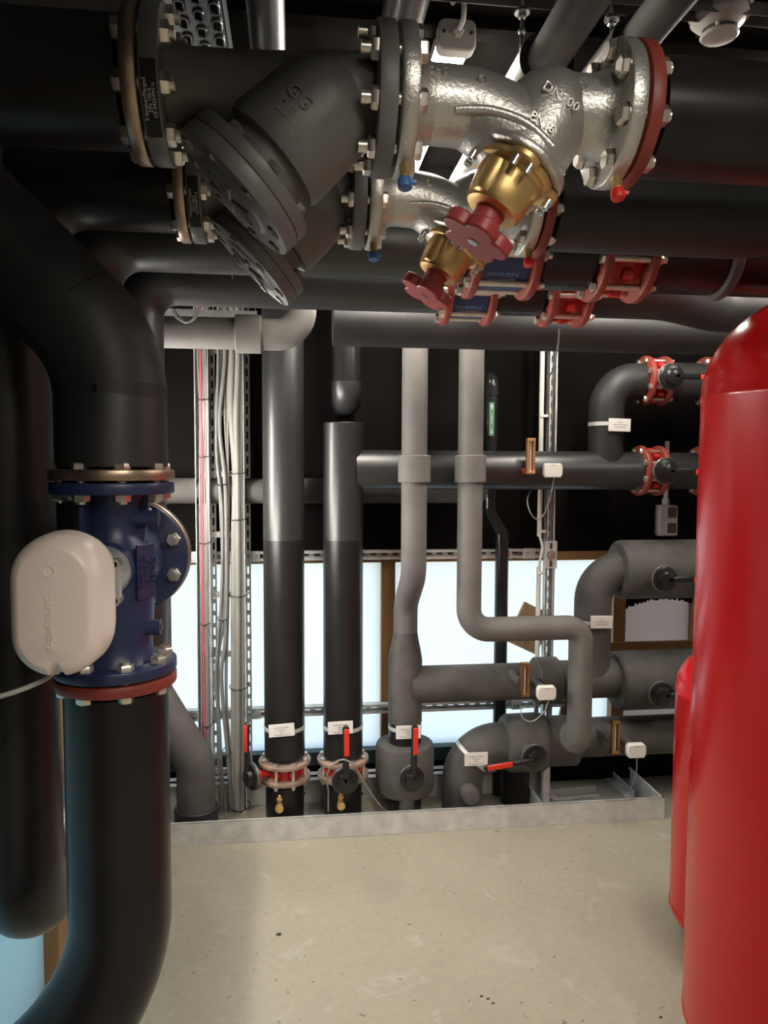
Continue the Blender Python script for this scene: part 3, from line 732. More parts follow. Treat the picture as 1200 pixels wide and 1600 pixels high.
# actuator
ya = .93
xa, za = (W(12,945,ya).x+W(166,945,ya).x)/2, (W(90,832,ya).z+W(90,1061,ya).z)/2
hw, hh = (W(166,945,ya).x-W(12,945,ya).x)/2, (W(90,832,ya).z-W(90,1061,ya).z)/2
def stad(w_, h_, notch=False, n=14):
    out = []; c = h_-w_
    for k in range(n+1): a = PI*k/n; out.append((w_*math.cos(a), c+w_*math.sin(a)))
    for k in range(n+1):
        a = PI+PI*k/n; x_, z_ = w_*math.cos(a), -c+w_*math.sin(a)
        if notch and abs(x_) < .0055: z_ += .008
        out.append((x_, z_))
    return out
def loft(mb, secs):
    vs, fs = [], []; n = len(secs[0][1])
    for yv, poly in secs: vs += [(xa+a, yv, za+b_) for a, b_ in poly]
    for i in range(len(secs)-1):
        for k in range(n): fs.append((i*n+k, i*n+(k+1)%n, (i+1)*n+(k+1)%n, (i+1)*n+k))
    fs.append(tuple(range(n))); fs.append(tuple(range((len(secs)-1)*n, len(secs)*n))[::-1]); mb.add(vs, fs)
hexp = lambda e: stad(hw-e, hh-e, True, 32)
ac = MB(); loft(ac, [(ya-.019,hexp(.019)),(ya-.018,hexp(.0165)),(ya-.014,hexp(.0115)),(ya-.007,hexp(.006)),(ya+.003,hexp(.0028)),(ya+.016,hexp(.0012)),(ya+.044,hexp(.0004)),(ya+.045,hexp(.0022))])
cv = ac.build('actuator_cover', M_cover, t, ang=60)
ab = MB(); loft(ab, [(ya+.0455,stad(hw-.001,hh-.001)),(ya+.050,stad(hw-.001,hh-.001)),(ya+.052,stad(hw-.005,hh-.005)),(ya+.074,stad(hw-.006,hh-.006)),(ya+.080,stad(hw-.02,hh-.02))]); ab.build('actuator_base', M_coverb, t, ang=50)
yb = ya+.078
ym = MB().lathe((XA,yb,zc), Y, [(0,.032),(.03,.031),(.05,.038),(YA-yb-.063,.040)], 32).box((XA,yb+.028,zc),(.092,.018,.045)).build('yoke', M_silver, t)
for sx in (-1,1):
    for sz in (-.025,.025):
        q = Vector((XA+sx*.040,yb+.018,zc+sz)); MB().hexa(q, q+Y*.027, .008).cyl(q, q+Y*.034, .0045, n=12).build('nut', M_chrome, t)
text('saracontrol', .0145, (xa-.003,ya-.0196,za-.018), -Z, X, M_cover, cv, depth=.0009, name='embossed_lettering')
MB().ring((xa-.003,ya-.0190,za+.045),(xa-.003,ya-.0200,za+.045),.0075,.0057,28).build('embossed_logo', M_cover, cv)
MB().tube(smoothpath([(xa-.011,ya+.035,za-hh+.006),(xa-.03,ya+.028,za-hh-.010),(xa-.085,ya+.01,za-hh-.025),(xa-.20,ya,za-hh-.040)]), .0032, 10).build('cable', M_smoke, t)
# side port pipe behind the valve
t = thing('insulated_pipe', 'short steel-flanged black pipe behind the blue valve, seen past its right side', 'pipe', (XA,YA+.135,zc))
disc((XA,YA+.136,zc),(XA,YA+.156,zc), .099, .003).build('flange', M_rust, t)
MB().tube(route([(XA,YA+.162,zc),(XA,1.655,zc),(-.40,1.655,zc)], .12), .060, 40).build('insulation', M_blackm, t)

# ================================================================== BACK WALL PIPEWORK
YP = 3.03
xA = W(443.5,860,YP).x; rA = .0835
def vz(py, y=YP, px=600): return W(px,py,y).z
zA = W(443,1196,YP).z
# A: left tall black pipe
t = thing('insulated_pipe', 'tall shiny black vertical pipe nearest the cables, lever valve at its foot', 'pipe', (xA,YP,0))
zs_ = W(443,843,YP).z
MB().tube([(xA,YP,W(443,1178,YP).z),(xA,YP,zs_-.0006)], rA, 48).build('insulation', M_black, t)
MB().tube([(xA,YP,zs_+.0006),(xA,YP,2.42)], rA, 48).build('insulation', M_gloss, t)
MB().tube([(xA,YP,0),(xA,YP,W(443,1222,YP).z)], rA-.004, 40).build('lower_insulation', M_black, t)
# B
xB = W(536,950,YP).x
t = thing('insulated_pipe', 'flat-topped black vertical pipe with a side branch, second from the cables', 'pipe', (xB,YP,0))
zBt = W(540,661,YP).z; zC_ = W(800,735,3.07).z; YC = YP
zs_ = W(535,843,YP).z
MB().tube([(xB,YP,W(535,1178,YP).z),(xB,YP,zs_-.0006)], .0825, 48).build('insulation', M_black, t)
MB().lathe((xB,YP,zs_+.0006), Z, [(0,.0825),(zBt-zs_-.003,.0825),(zBt-zs_,.0795)], 48).build('insulation', M_gloss, t)
MB().tube([(xB,YP,0),(xB,YP,W(535,1222,YP).z)], .079, 40).build('lower_insulation', M_black, t)
rC = (W(700,704,YC).z-W(700,765,YC).z)/2; zC_ = (W(700,704,YC).z+W(700,765,YC).z)/2
xCv = (W(1012,735,YC-.08).x+W(1043,735,YC-.08).x)/2
MB().tube([(xB+.05,YC,zC_),(xCv-.05,YC,zC_)], rC, 44).build('branch', M_gloss, t)
# small drop pipe above B
xS = W(541,560,YP).x; zS = W(541,628,YP).z
t = thing('insulated_pipe', 'thinner black drop pipe whose elbow ends above the flat-topped pipe', 'pipe', (xS,YP-.03,zS))
zs_ = W(541,599,YP).z
MB().tube([(xS,YP-.03,2.42),(xS,YP-.03,zs_)], .0565, 40).build('insulation', M_black, t)
MB().tube(route([(xS,YP-.03,zs_+.001),(xS,YP-.03,zS),(xS,YW-.001,zS)], .072), .060, 40).build('elbow', M_gloss, t)
# D: riser off C to upper butterfly valve
xD = (W(946,700,YC).x+W(976,700,YC).x)/2-.01; rD = .0735
xD = W(947,660,YC).x; zD = (W(990,564,YC).z+W(990,625,YC).z)/2
xDv = (W(1018,590,YC-.08).x+W(1053,590,YC-.08).x)/2
seg('black elbow pipe rising from the horizontal branch to the upper wall valve', [(xD,YC,zC_+.02),(xD,YC,zD),(xDv-.055,YC,zD)], rD, M_blackm, .125)
# wall butterfly valves
def butterfly_h(label, c, half, rf, lever_to, group='lever butterfly valves on the wall pipes'):
    t, body = make_line_valve('butterfly_valve', label, c, half, rf, rf*.6, M_redv, group, check=False)
    c = Vector(c)
    MB().cyl(c-Y*.07, c-Y*(rf+.035), .020, n=24).build('neck', M_redv, t)
    q = c-Y*(rf+.03)
    lv = lever(t, q, -Y, lever_to)
    return t
def lever(t, q, n, to, L=.22, redgrip=True):
    q = Vector(q); n = Vector(n).normalized(); to = Vector(to); to = (to-n*to.dot(n)).normalized(); s = n.cross(to)
    hub = MB().lathe(q, n, [(0,.048),(.012,.052),(.022,.052),(.026,.046)], 36)
    hb = hub.build('notch_plate', M_blackp, t)
    MB().ring(q+n*.004, q+n*.016, .056, .046, 40, .002).build('hub_ring', M_hub, t)
    hb2 = MB().lathe(q+n*.026, n, [(0,.034),(.016,.032),(.022,.022)], 28).build('lever_hub', M_blackp, t)
    lb = MB(); R = Matrix((to, s, n)).transposed()
    lb.box(q+n*.038+to*(L/2), (L,.026,.012), R); lb.box(q+n*.038+to*(L*.25), (L*.5,.018,.020), R)
    lb.cyl(q+n*.030+to*L, q+n*.046+to*L, .014, n=20)
    l = lb.build('lever', M_blackp, t, bevel=.004)
    if redgrip:
        g = MB().box(q+n*.047+to*(L*.76)-s*.003, (L*.50,.021,.008), R).build('grip', M_redgr, l, bevel=.003); g['label'] = 'red trigger grip'
    return l
butterfly_h('upper red-flanged wall butterfly valve with black lever, on the elbow pipe', (xDv,YC,zD), .031, .105, X)
butterfly_h('middle red-flanged wall butterfly valve with black lever, at the branch pipe end', (xCv,YC,zC_), .031, .108, X)
for nm, xv, z_, r, zl in (('upper',xDv,zD,.079,1),('middle',xCv,zC_,.080,1)):
    xf = W(1108 if nm == 'upper' else 1098, 600 if nm == 'upper' else 735, YC-.05).x
    t = thing('insulated_pipe', 'black pipe right of the %s wall butterfly valve, red flange at the vessel' % nm, 'pipe', (xv,YC,z_))
    MB().tube([(xv+.055,YC,z_),(xf-.01,YC,z_)], r, 40).build('insulation', M_blackm, t)
    disc((xf,YC,z_),(xf+.018,YC,z_), .106, .003).build('flange', M_redfl, t)
    MB().tube([(xf+.02,YC,z_),(XR,YC,z_)], r-.01, 40).build('insulation', M_black, t)
    bolts(t, (xf-.001,YC,z_), X, .088, .04, 8, r=.0075)
# rear low horizontal pipe at wall
zR = W(500,767,3.22).z
seg('dim grey pipe running low along the black wall behind the tall pipes', [(XL,3.225,zR),(W(760,760,3.22).x,3.225,zR)], .055, M_dusty)
# valves at the foot of A and B
def butterfly_v(label, x, y, z, flm, levdir, to, group):
    c = Vector((x,y,z)); t = thing('butterfly_valve', label, 'valve', c, group)
    for s in (-1,1): disc(c+Z*(s*.025), c+Z*(s*.042), .108, .003).build('flange', flm, t)
    bd = MB().cyl(c-Z*.025, c+Z*.025, .070, n=40)
    for k in range(8):
        a = 2*PI*(k+.5)/8; q = c+Vector((math.cos(a),math.sin(a),0))*.075; bd.cyl(q-Z*.010,q+Z*.010,.014,n=14)
    levdir = Vector(levdir).normalized(); bd.cyl(c, c+levdir*.135, .015, n=20).cyl(c+levdir*.118, c+levdir*.135, .028, n=24)
    bd.build('body', M_redv, t)
    bolts(t, c+Z*.042, -Z, .090, .084, 8, r=.0075, thread=.008)
    lever(t, c+levdir*.134, levdir, to)
    return t
zV = W(443,1200,YP).z
butterfly_v('weathered flanged butterfly valve on the first black pipe, lever standing at its left', xA, YP, zV, M_rustp, (-.88,-.48,0), (-.03,-.06,1), 'lever butterfly valves at the drip tray')
butterfly_v('rusty flanged butterfly valve on the second black pipe, lever upright in front', xB, YP, zV-.002, M_rustp, (0,-1,0), (.0,-.03,1), 'lever butterfly valves at the drip tray')
# brass drain taps below
def tap(label, x, z, y):
    t = thing('drain_tap', label, 'tap', (x,y,z), 'brass drain taps')
    MB().cyl((x,y+.02,z),(x,y-.03,z),.010,n=18).hexa((x,y-.005,z),(x,y-.018,z),.014).cyl((x,y-.03,z),(x,y-.045,z),.0165,bev=.002,n=24).build('body', M_brass, t)
    MB().cyl((x,y-.015,z),(x,y-.015,z+.030),.007,n=14).hexa((x,y-.015,z+.024),(x,y-.015,z+.034),.012).sphere((x,y-.015,z+.040),.006,12).build('spindle', M_brass, t)
tap('small brass drain tap on the foot of the first black pipe', W(437,1256,YP-.08).x, W(437,1255,YP-.08).z, YP-.09)
tap('small brass drain tap on the foot of the second black pipe', W(532,1252,YP-.08).x, W(532,1251,YP-.08).z, YP-.09)

# E: left grey drop pipe
YE = 2.86; xE = W(648,640,YE).x; rE = .0505
xEl = W(633,1080,YP).x
t = thing('insulated_pipe', 'left grey drop pipe with sleeve, crooked below and widening into a branched foot', 'pipe', (xEl,YP,0))
zk1, zk2 = W(645,900,YE).z, W(634,944,YP).z
pth = route([(xE,YE,2.42),(xE,YE,zk1),(xEl,YP,zk2),(xEl,YP,W(634,990,YP).z-.004)], .10)
MB().tube(pth, rE, 40).build('insulation', M_grey, t)
zr0, zr1 = W(634,988,YP).z, W(634,1030,YP).z
MB().lathe((xEl,YP,zr0), -Z, [(-.004,rE),(.02,rE+.003),((zr0-zr1)*.6,.064),(zr0-zr1,.0715),(W(634,1030,YP).z-W(634,1126,YP).z+zr0-zr1,.0715)], 44).build('reducer', M_dusty, t)
zEb = W(755,1066,YP).z; rEb = .078
MB().tube([(xEl+.02,YP,zEb),(W(850,1062,YP).x,YP,zEb)], rEb, 44).build('branch', M_dusty, t)
MB().tube([(xEl,YP,W(634,1126,YP).z+.002),(xEl,YP,W(634,1165,YP).z)], .069, 40).build('bare_section', M_black, t)
zs0, zs1 = W(650,754,YE).z, W(650,711,YE).z
MB().ring((xE,YE,zs0),(xE,YE,zs1),.0635,rE-.002,44,.004).build('sleeve', M_grey, t)
MB().ring((xE,YE,W(652,512,YE).z),(xE,YE,W(652,492,YE).z),.0575,rE-.002,44,.003).build('sleeve', M_grey, t)
MB().tube([(W(846,1062,YP).x,YP,zEb),(W(985,1060,YP).x,YP,zEb)], .098 , 44).build('branch_sleeve', M_dusty, t) if False else None
# valve with insulated body on E foot
zI = W(634,1196,YP).z
def ins_box_v(label, x, y, z, r, h, levdir, to):
    t = thing('insulated_valve', label, 'valve', (x,y,z), 'insulated lever valves')
    MB().lathe((x,y,z-h/2), Z, [(0,r-.02),(.006,r-.006),(.02,r),(h-.02,r),(h-.006,r-.006),(h,r-.02)], 44).build('insulation', M_dusty, t)
    q = Vector((x,y,z))+Vector(levdir)*(r-.005)
    MB().cyl(Vector((x,y,z)), q, .03, n=24).build('neck', M_blackp, t)
    lever(t, q, levdir, to)
    return t
ins_box_v('round grey insulated valve body at the foot of the left grey pipe, lever upright', xEl, YP, zI, .124, .215, (.08,-.997,0), (.02,-.04,1))
tag(MB().tube([(xEl,YP,0),(xEl,YP,zI-.10)], .072, 40).build('insulated_pipe', M_blackm), 'black pipe stub below the round insulated valve in the drip tray', 'pipe')
p = W(636,1250,YP-.1); tag(MB().tube(route([(p.x,YP-.05,p.z+.02),(p.x,YP-.09,p.z+.02),(p.x,YP-.09,.002)], .03), .033, 28).build('insulated_pipe', M_dusty), 'short grey insulated drain stub under the round insulated valve', 'pipe')
# F: right grey drop pipe
YF = 2.85; xF = W(736,640,YF).x
zF = W(820,982,YF).z; xF2 = W(906,1080,YF).x; zF2 = W(905,1165,YF).z
t = thing('insulated_pipe', 'right grey drop pipe with sleeve, jogging right above the lower branch', 'pipe', (xF2,YF,zF2))
MB().tube(route([(xF,YF,2.42),(xF,YF,zF),(xF2,YF,zF),(xF2,YF,zF2),(xF2,YP,zF2)], [.085,.062,.06]), .0495, 40).build('insulation', M_grey, t)
MB().ring((xF,YF,W(735,754,YF).z),(xF,YF,W(735,711,YF).z),.0615,.047,44,.004).build('sleeve', M_grey, t)
# E branch continues right: sleeve, then big insulated valve
xq = W(846,1062,YP-.08).x; xI = W(968,1060,YP-.1).x+.02
t = thing('insulated_pipe', 'dusty grey pipe continuing the lower branch to the lower right insulated valve', 'pipe', (xq,YP,zEb))
MB().ring((xq-.004,YP,zEb),(xq+.10,YP,zEb),.100,.05,44,.006).build('sleeve', M_dusty, t)
MB().tube([(xq+.10,YP,zEb),(xI+.02,YP,zEb)], .083, 44).build('insulation', M_dusty, t)
def ins_box_h(label, x0, x1, z, r):
    t = thing('insulated_valve', label, 'valve', (x0,YP,z), 'insulated lever valves')
    L = x1-x0
    MB().lathe((x0,YP,z), X, [(0,r-.05),(.002,r-.012),(.010,r-.003),(.02,r),(L-.02,r),(L,r-.03)], 48).build('insulation', M_dusty, t)
    q = Vector((x0+.145,YP-r+.004,z-.02))
    MB().cyl(q+Y*.05, q-Y*.012, .036, n=28).build('neck', M_blackp, t)
    lever(t, q-Y*.008, -Y, X)
zIb = W(1030,1061,YP).z
ins_box_h('lower right fat grey insulated valve with black lever, beside the small vessel', xI, xI+.55, zIb, .128)
zIa = W(1030,889,YP).z; xIa = W(976,889,YP-.1).x+.01
ins_box_h('upper right fat grey insulated valve with black lever, above the timber rail', xIa, xIa+.55, zIa, .128)
# H riser from E branch up to upper insulated valve
xH = W(925,1000,YP).x; 
seg('grey elbow pipe rising behind the jogging pipe to the upper insulated valve', [(xH,YP,zEb+.03),(xH,YP,zIa+.0),(xIa+.03,YP,zIa)], .079, M_dusty, .135)
for z_, xx in ((zIb,xI+.55),(zIa,xIa+.55)):
    seg('grey pipe behind the red vessels leaving the %s fat insulated valve' % ('lower' if z_ == zIb else 'upper'), [(xx-.01,YP,z_),(XR,YP,z_)], .08, M_dusty)
# G: lower right elbow out of the tray
zG = W(850,1158,YP).z; xG = W(722,1240,YP).x
t = thing('insulated_pipe', 'grey insulated elbow rising from the tray and turning right to the lowest valve', 'pipe', (xG,YP,0))
xG1 = W(786,1150,YP).x
MB().tube(route([(xG,YP,0),(xG,YP,zG),(xG1+.02,YP,zG)], .155, 18), .087, 44).build('insulation', M_dusty, t)
p = W(735,1243,YP-.12)
MB().lathe((p.x,YP-.06,p.z), -Y, [(0,.038),(.07,.038),(.082,.030),(.086,.01)], 28).build('capped_stub', M_dusty, t)
t = thing('insulated_valve', 'lowest insulated valve lying along the tray, red-gripped lever pointing left', 'valve', (xG1,YP,zG), 'insulated lever valves')
xg2 = W(850,1150,YP).x
MB().lathe((xG1,YP,zG), X, [(0,.09),(.004,.112),(.02,.122),(xg2-xG1-.02,.124),(xg2-xG1-.004,.115),(xg2-xG1,.10)], 44).build('insulation', M_dusty, t)
q = W(828,1178,YP-.13)
MB().cyl((q.x,YP-.09,q.z+.012),(q.x,YP-.155,q.z+.012),.034,n=24).build('neck', M_dusty, t)
lever(t, (q.x+.005,YP-.150,q.z), (.15,-.98,-.05), (-1,-.12,-.05))
t = thing('insulated_pipe', 'dusty grey pipe running right from the lowest valve over the concrete', 'pipe', (xg2,YP,zG))
xg3 = W(895,1150,YP).x
MB().tube([(xg2-.002,YP,zG),(xg3,YP,zG)], .107, 44).build('sleeve', M_dusty, t)
MB().tube([(xg3,YP,zG+.01),(XR,YP,zG+.01)], .084, 44).build('insulation', M_dusty, t)
# lower black pipe section under G valve
p = W(805,1230,YP+.08); tag(MB().tube([(p.x,YP+.09,0),(p.x,YP+.09,zG-.02)], .065, 32).build('insulated_pipe', M_black), 'black pipe stub standing behind the lowest valve', 'pipe')
# light grey elbow at top left under the overhead pipes
YL = 2.62; zL = W(350,521,YL).z; xl1 = W(470,490,YL).x
t = thing('insulated_pipe', 'pale grey horizontal pipe with wide collar, bending up under the overhead pipes', 'pipe', (W(262,520,YL).x,YL,zL))
MB().tube(route([(XL+.0,YL,zL),(xl1,YL,zL),(xl1,YL,2.42)], .085), .054, 40).build('insulation', M_grey, t)
MB().ring((W(368,520,YL).x,YL,zL),(W(409,520,YL).x,YL,zL),.066,.05,44,.004).build('collar', M_grey, t)
# elbow at lower left
YQ = 3.02
p0, p1 = W(238,1082,YQ), W(306,1192,YQ)
t = thing('insulated_pipe', 'dark grey pipe slanting down into the left end of the tray', 'pipe', (p1.x,YQ,0))
MB().tube(route([(XL+.003,YQ,1.18),(p0.x,YQ,1.18),(p0.x,YQ,p0.z),(p1.x,YQ,p1.z),(p1.x,YQ,0)], [.09,.10,.10]), .078, 40).build('insulation', M_dusty, t)
MB().ring((p1.x,YQ,W(305,1282,YQ).z-.03),(p1.x,YQ,W(305,1259,YQ).z),.088,.07,44,.004).build('collar', M_blackm, t)

# black drain pipe with green marker
YD = 3.2; rd = .030
xd0, xd1 = W(767,660,YD).x, W(783,950,YD).x
t = thing('drain_pipe', 'thin black vertical drain pipe by the wall with a green marker', 'pipe', (xd1,YD,0))
MB().tube(route([(xd0,YW-.002,W(768,590,YD).z),(xd0,YD,W(768,590,YD).z),(xd0,YD,W(768,795,YD).z),(xd1,YD,W(784,832,YD).z),(xd1,YD,.0)], .04), rd, 28).build('pipe_run', M_pvc, t)
for x_, py in ((xd0,612),(xd0,770),(xd1,840)):
    MB().ring((x_,YD,W(768,py,YD).z-.02),(x_,YD,W(768,py,YD).z+.02), rd+.004, rd-.003, 28, .002).build('socket', M_pvc, t)
p = W(768,655,YD-.03)
t2 = thing('pipe_marker', 'green marker strip with white arrows on the thin black drain pipe', 'label', (p.x,YD-.031,p.z))
hz = (W(768,632,YD).z-W(768,684,YD).z)/2
MB().bb((p.x-.011,YD-.0335,p.z-hz),(p.x+.011,YD-.029,p.z+hz)).build('strip', M_green, t2)
for s in (-1,1): MB().prism([(-.003,-.012),(.003,-.012),(.003,.0),(.007,.0),(0,.012),(-.007,0),(-.003,0)], (p.x,YD-.034,p.z+s*(hz-.018)), X*(1), Z*(1 if s > 0 else -1), -Y, .0006).build('arrow', M_inkw, t2)
text('Viemäri', .014, (p.x,YD-.034,p.z), Z, -X, M_inkw, t2, depth=.0003, name='print')

# ================================================================== STRUT FRAME, CONDUIT
YS = 3.255
def strut_h(label, x0, x1, z, holes=True):
    t = thing('strut_channel', label, 'rail', (x0,YS,z)); h = .0205
    m = MB(); m.bb((x0,YS-.02,z+h-.003),(x1,YS+.02,z+h)); m.bb((x0,YS-.02,z-h),(x1,YS+.02,z-h+.003)); m.bb((x0,YS-.02,z+h-.011),(x1,YS-.017,z+h)); m.bb((x0,YS-.02,z-h),(x1,YS-.017,z-h+.011))
    # slotted web
    n = int((x1-x0)/.05)
    for k in range(n):
        a = x0+(x1-x0)*k/n; b_ = x0+(x1-x0)*(k+1)/n; c0, c1 = a+.012, b_-.012
        m.bb((a,YS+.016,z-h),(c0,YS+.02,z+h)); m.bb((c1,YS+.016,z-h),(b_,YS+.02,z+h)); m.bb((c0,YS+.016,z+.006),(c1,YS+.02,z+h)); m.bb((c0,YS+.016,z-h),(c1,YS+.02,z-.006))
    m.build('channel', M_galv, t); return t
zs1_, zs2_ = W(640,866,YS).z, W(640,1104,YS).z
xPost = W(856,900,3.18).x
tS1 = strut_h('upper slotted steel rail along the wall just above the window', XL, xPost+.0, zs1_)
tS2 = strut_h('lower slotted steel rail crossing in front of the window', XL, W(880,1100,YS).x, zs2_)
def clamp(t, px, z, big=False):
    x_ = W(px,864,YS-.02).x; s_ = .03 if big else .022
    MB().box((x_,YS-.0225,z),(s_*2,.004,.048)).build('bracket', M_galv, t, bevel=.001)
    MB().cyl((x_,YS-.025,z),(x_,YS-.029,z),.014,n=22).hexa((x_,YS-.029,z),(x_,YS-.038,z),.009).build('bolt', M_chrome, t)
for px, big in ((300,1),(398,0),(792,0),(826,1)): clamp(tS1, px, zs1_, big)
for px, big in ((300,1),(398,0),(810,0)): clamp(tS2, px, zs2_, big)
# post
t = thing('strut_post', 'upright slotted steel post right of the grey drop pipes', 'post', (xPost,3.17,.0)); yp = 3.17
m = MB(); hw_ = .0205
m.bb((xPost-hw_,yp-.02,.03),(xPost-hw_+.003,yp+.02,2.44)); m.bb((xPost+hw_-.003,yp-.02,.03),(xPost+hw_,yp+.02,2.44))
m.bb((xPost-hw_,yp-.02,.03),(xPost-hw_+.009,yp-.017,2.44)); m.bb((xPost+hw_-.009,yp-.02,.03),(xPost+hw_,yp-.017,2.44))
n = 48
for k in range(n):
    a, b_ = .03+2.41*k/n, .03+2.41*(k+1)/n
    m.bb((xPost-hw_,yp+.016,a),(xPost-.006,yp+.02,b_)); m.bb((xPost+.006,yp+.016,a),(xPost+hw_,yp+.02,b_)); m.bb((xPost-.006,yp+.016,a),(xPost+.006,yp+.02,a+.022))
m.build('channel', M_galv, t)
zj = W(856,866,yp).z
MB().bb((xPost-.028,yp-.026,zj-.062),(xPost+.028,yp-.021,zj+.062)).build('joint_plate', M_galv, t, bevel=.001)
MB().cyl((xPost,yp-.026,zj),(xPost,yp-.030,zj),.020,n=24).hexa((xPost,yp-.030,zj),(xPost,yp-.042,zj),.012).build('bolt', M_chrome, t)
for s in (-1,1): MB().bb((xPost-.006,yp-.0268,zj+s*.04-.014),(xPost+.006,yp-.026,zj+s*.04+.014)).build('slot', M_swd, t)
MB().bb((xPost-.045,yp-.05,0.002),(xPost+.045,yp+.05,.012)).build('foot_plate', M_galv, t, bevel=.001)
# foot post in the tray, to the front of the wall post
t = thing('pipe_support', 'short steel support leg with foot plate under the lowest valve', 'support', (W(852,1240,YP).x,YP-.02,0))
x_ = W(852,1240,YP-.02).x
MB().bb((x_-.014,YP-.034,.012),(x_+.014,YP-.006,zG-.10)).build('leg', M_galv, t, bevel=.001)
MB().bb((x_-.045,YP-.05,.002),(x_+.045,YP+.02,.012)).build('foot_plate', M_galv, t, bevel=.001)
# white conduit beside the post
xk = W(845,700,3.16).x
t = thing('conduit', 'white plastic conduit clipped to the upright steel post', 'conduit', (xk,3.16,.4))
MB().tube([(xk,3.16,W(845,838,3.16).z),(xk,3.16,2.44)], .0105, 18).build('upper_tube', M_white, t)
MB().tube([(xk,3.16,W(845,1130,3.16).z),(xk,3.16,W(845,886,3.16).z)], .0105, 18).build('lower_tube', M_white, t)
MB().tube(smoothpath([(xk,3.16,W(845,835,3.16).z),(xk+.012,3.15,W(845,855,3.16).z),(xk+.004,3.15,W(845,872,3.16).z),(xk,3.16,W(845,890,3.16).z)]), .006, 12).build('cable', M_white, t)
for py in (547,650,830,895): MB().box((xk+.010,3.158,W(845,py,3.16).z),(.034,.026,.012)).build('clip', M_white, t, bevel=.002)

# ================================================================== CABLE LADDER AND CABLES (left)
YK = 3.20
t = thing('cable_ladder', 'upright slotted steel cable ladder left of the first black pipe', 'cable ladder', (W(356,1200,YK).x,YK,0))
xr_ = [W(330,830,YK).x, W(384,830,YK).x]
for i, x_ in enumerate(xr_):
    m = MB(); m.bb((x_-.004,YK-.055,0.002),(x_-.001,YK+.02,2.44)); 
    m2 = 46
    for k in range(m2):
        a, b_ = .002+2.438*k/m2, .002+2.438*(k+1)/m2
        m.bb((x_-.004,YK+.017,a),(x_+.004,YK+.02,b_)); m.bb((x_+.012,YK+.017,a),(x_+.02,YK+.02,b_)); m.bb((x_+.004,YK+.017,a),(x_+.012,YK+.02,a+.02))
    m.build('side_rail', M_galv, t)
for k in range(9): MB().bb((xr_[0],YK+.005,.15+.26*k),(xr_[1],YK+.016,.175+.26*k)).build('rung', M_galv, t)
t = thing('cable_tray', 'narrow upright steel channel carrying the thin cables and the red one', 'cable tray', (W(318,1200,YK).x,YK,0))
xn = [W(308.5,830,YK).x, W(325,830,YK).x]
MB().bb((xn[0]-.003,YK-.03,.002),(xn[0],YK+.02,2.44)).bb((xn[1],YK-.03,.002),(xn[1]+.003,YK+.02,2.44)).bb((xn[0],YK+.016,.002),(xn[1],YK+.02,2.44)).build('channel', M_galv, t)
def cab(pxs, r, m, label, y, group=None, name='cable'):
    pts = [W(px,py,y) for px, py in pxs]
    z0 = pts[0]; pts = [Vector((z0.x, y, 2.42))]+pts
    pts.append(Vector((pts[-1].x, y, .004)))
    tag(MB().tube(smoothpath(pts,6), r, 12).build(name, m), label, 'cable', group)
cab([(313,545),(315.5,700),(316,830),(317,960),(319,1100),(320,1250)], .0045, M_cabr, 'thin red cable among the white cables at left', 3.155)
for k, (off, bow) in enumerate(((-3.5,0),(2,1.5),(5,2.5),(8,1))):
    cab([(312+off,545),(316+off+bow,640),(316+off,700),(316+off+bow,800),(316.5+off*.8,930),(318+off*.9,1080),(319+off*.9,1250)], .0042, M_cabw, 'thin white cable bundled beside the red cable', 3.158+.002*k, 'thin white cables beside the red cable')
big = [([(377,560),(374,700),(376,800),(378,1000),(377,1260)],.0145), ([(362,545),(361,640),(368,740),(366,860),(366,1080),(365,1260)],.0150), ([(372,560),(369,650),(371,760),(372,900),(372,1100),(371,1260)],.0125)]
for k, (pp, r) in enumerate(big): cab(pp, r, M_cabw, ('thick pale cable nearest the right rail of the cable ladder','thick pale cable on the left of the three fat ladder cables','thick pale cable in the middle of the three fat ladder cables')[k], 3.168-.018*(k==2))
thin = [([(345,545),(338,640),(343,740),(348,860),(350,960),(340,1040),(344,1180),(352,1260)],.0085),
        ([(352,545),(343,660),(352,760),(354,900),(352,1000),(346,1060),(356,1180),(361,1260)],.0085),
        ([(350,545),(351,640),(356,760),(357,880),(354,1000),(353,1080),(360,1180),(363,1262)],.0055),
        ([(341,545),(338,700),(347,800),(346,930),(337,1060),(344,1150),(346,1260)],.0062),
        ([(355,545),(356,700),(357,800),(357,930),(354,1060),(356,1150),(358,1260)],.0050)]
for k, (pp, r) in enumerate(thin): cab(pp, r, M_cabg, 'grey cable hanging loosely in the cable ladder beside the fat pale cables', 3.165-.012*(k%2), 'loose grey cables in the ladder')
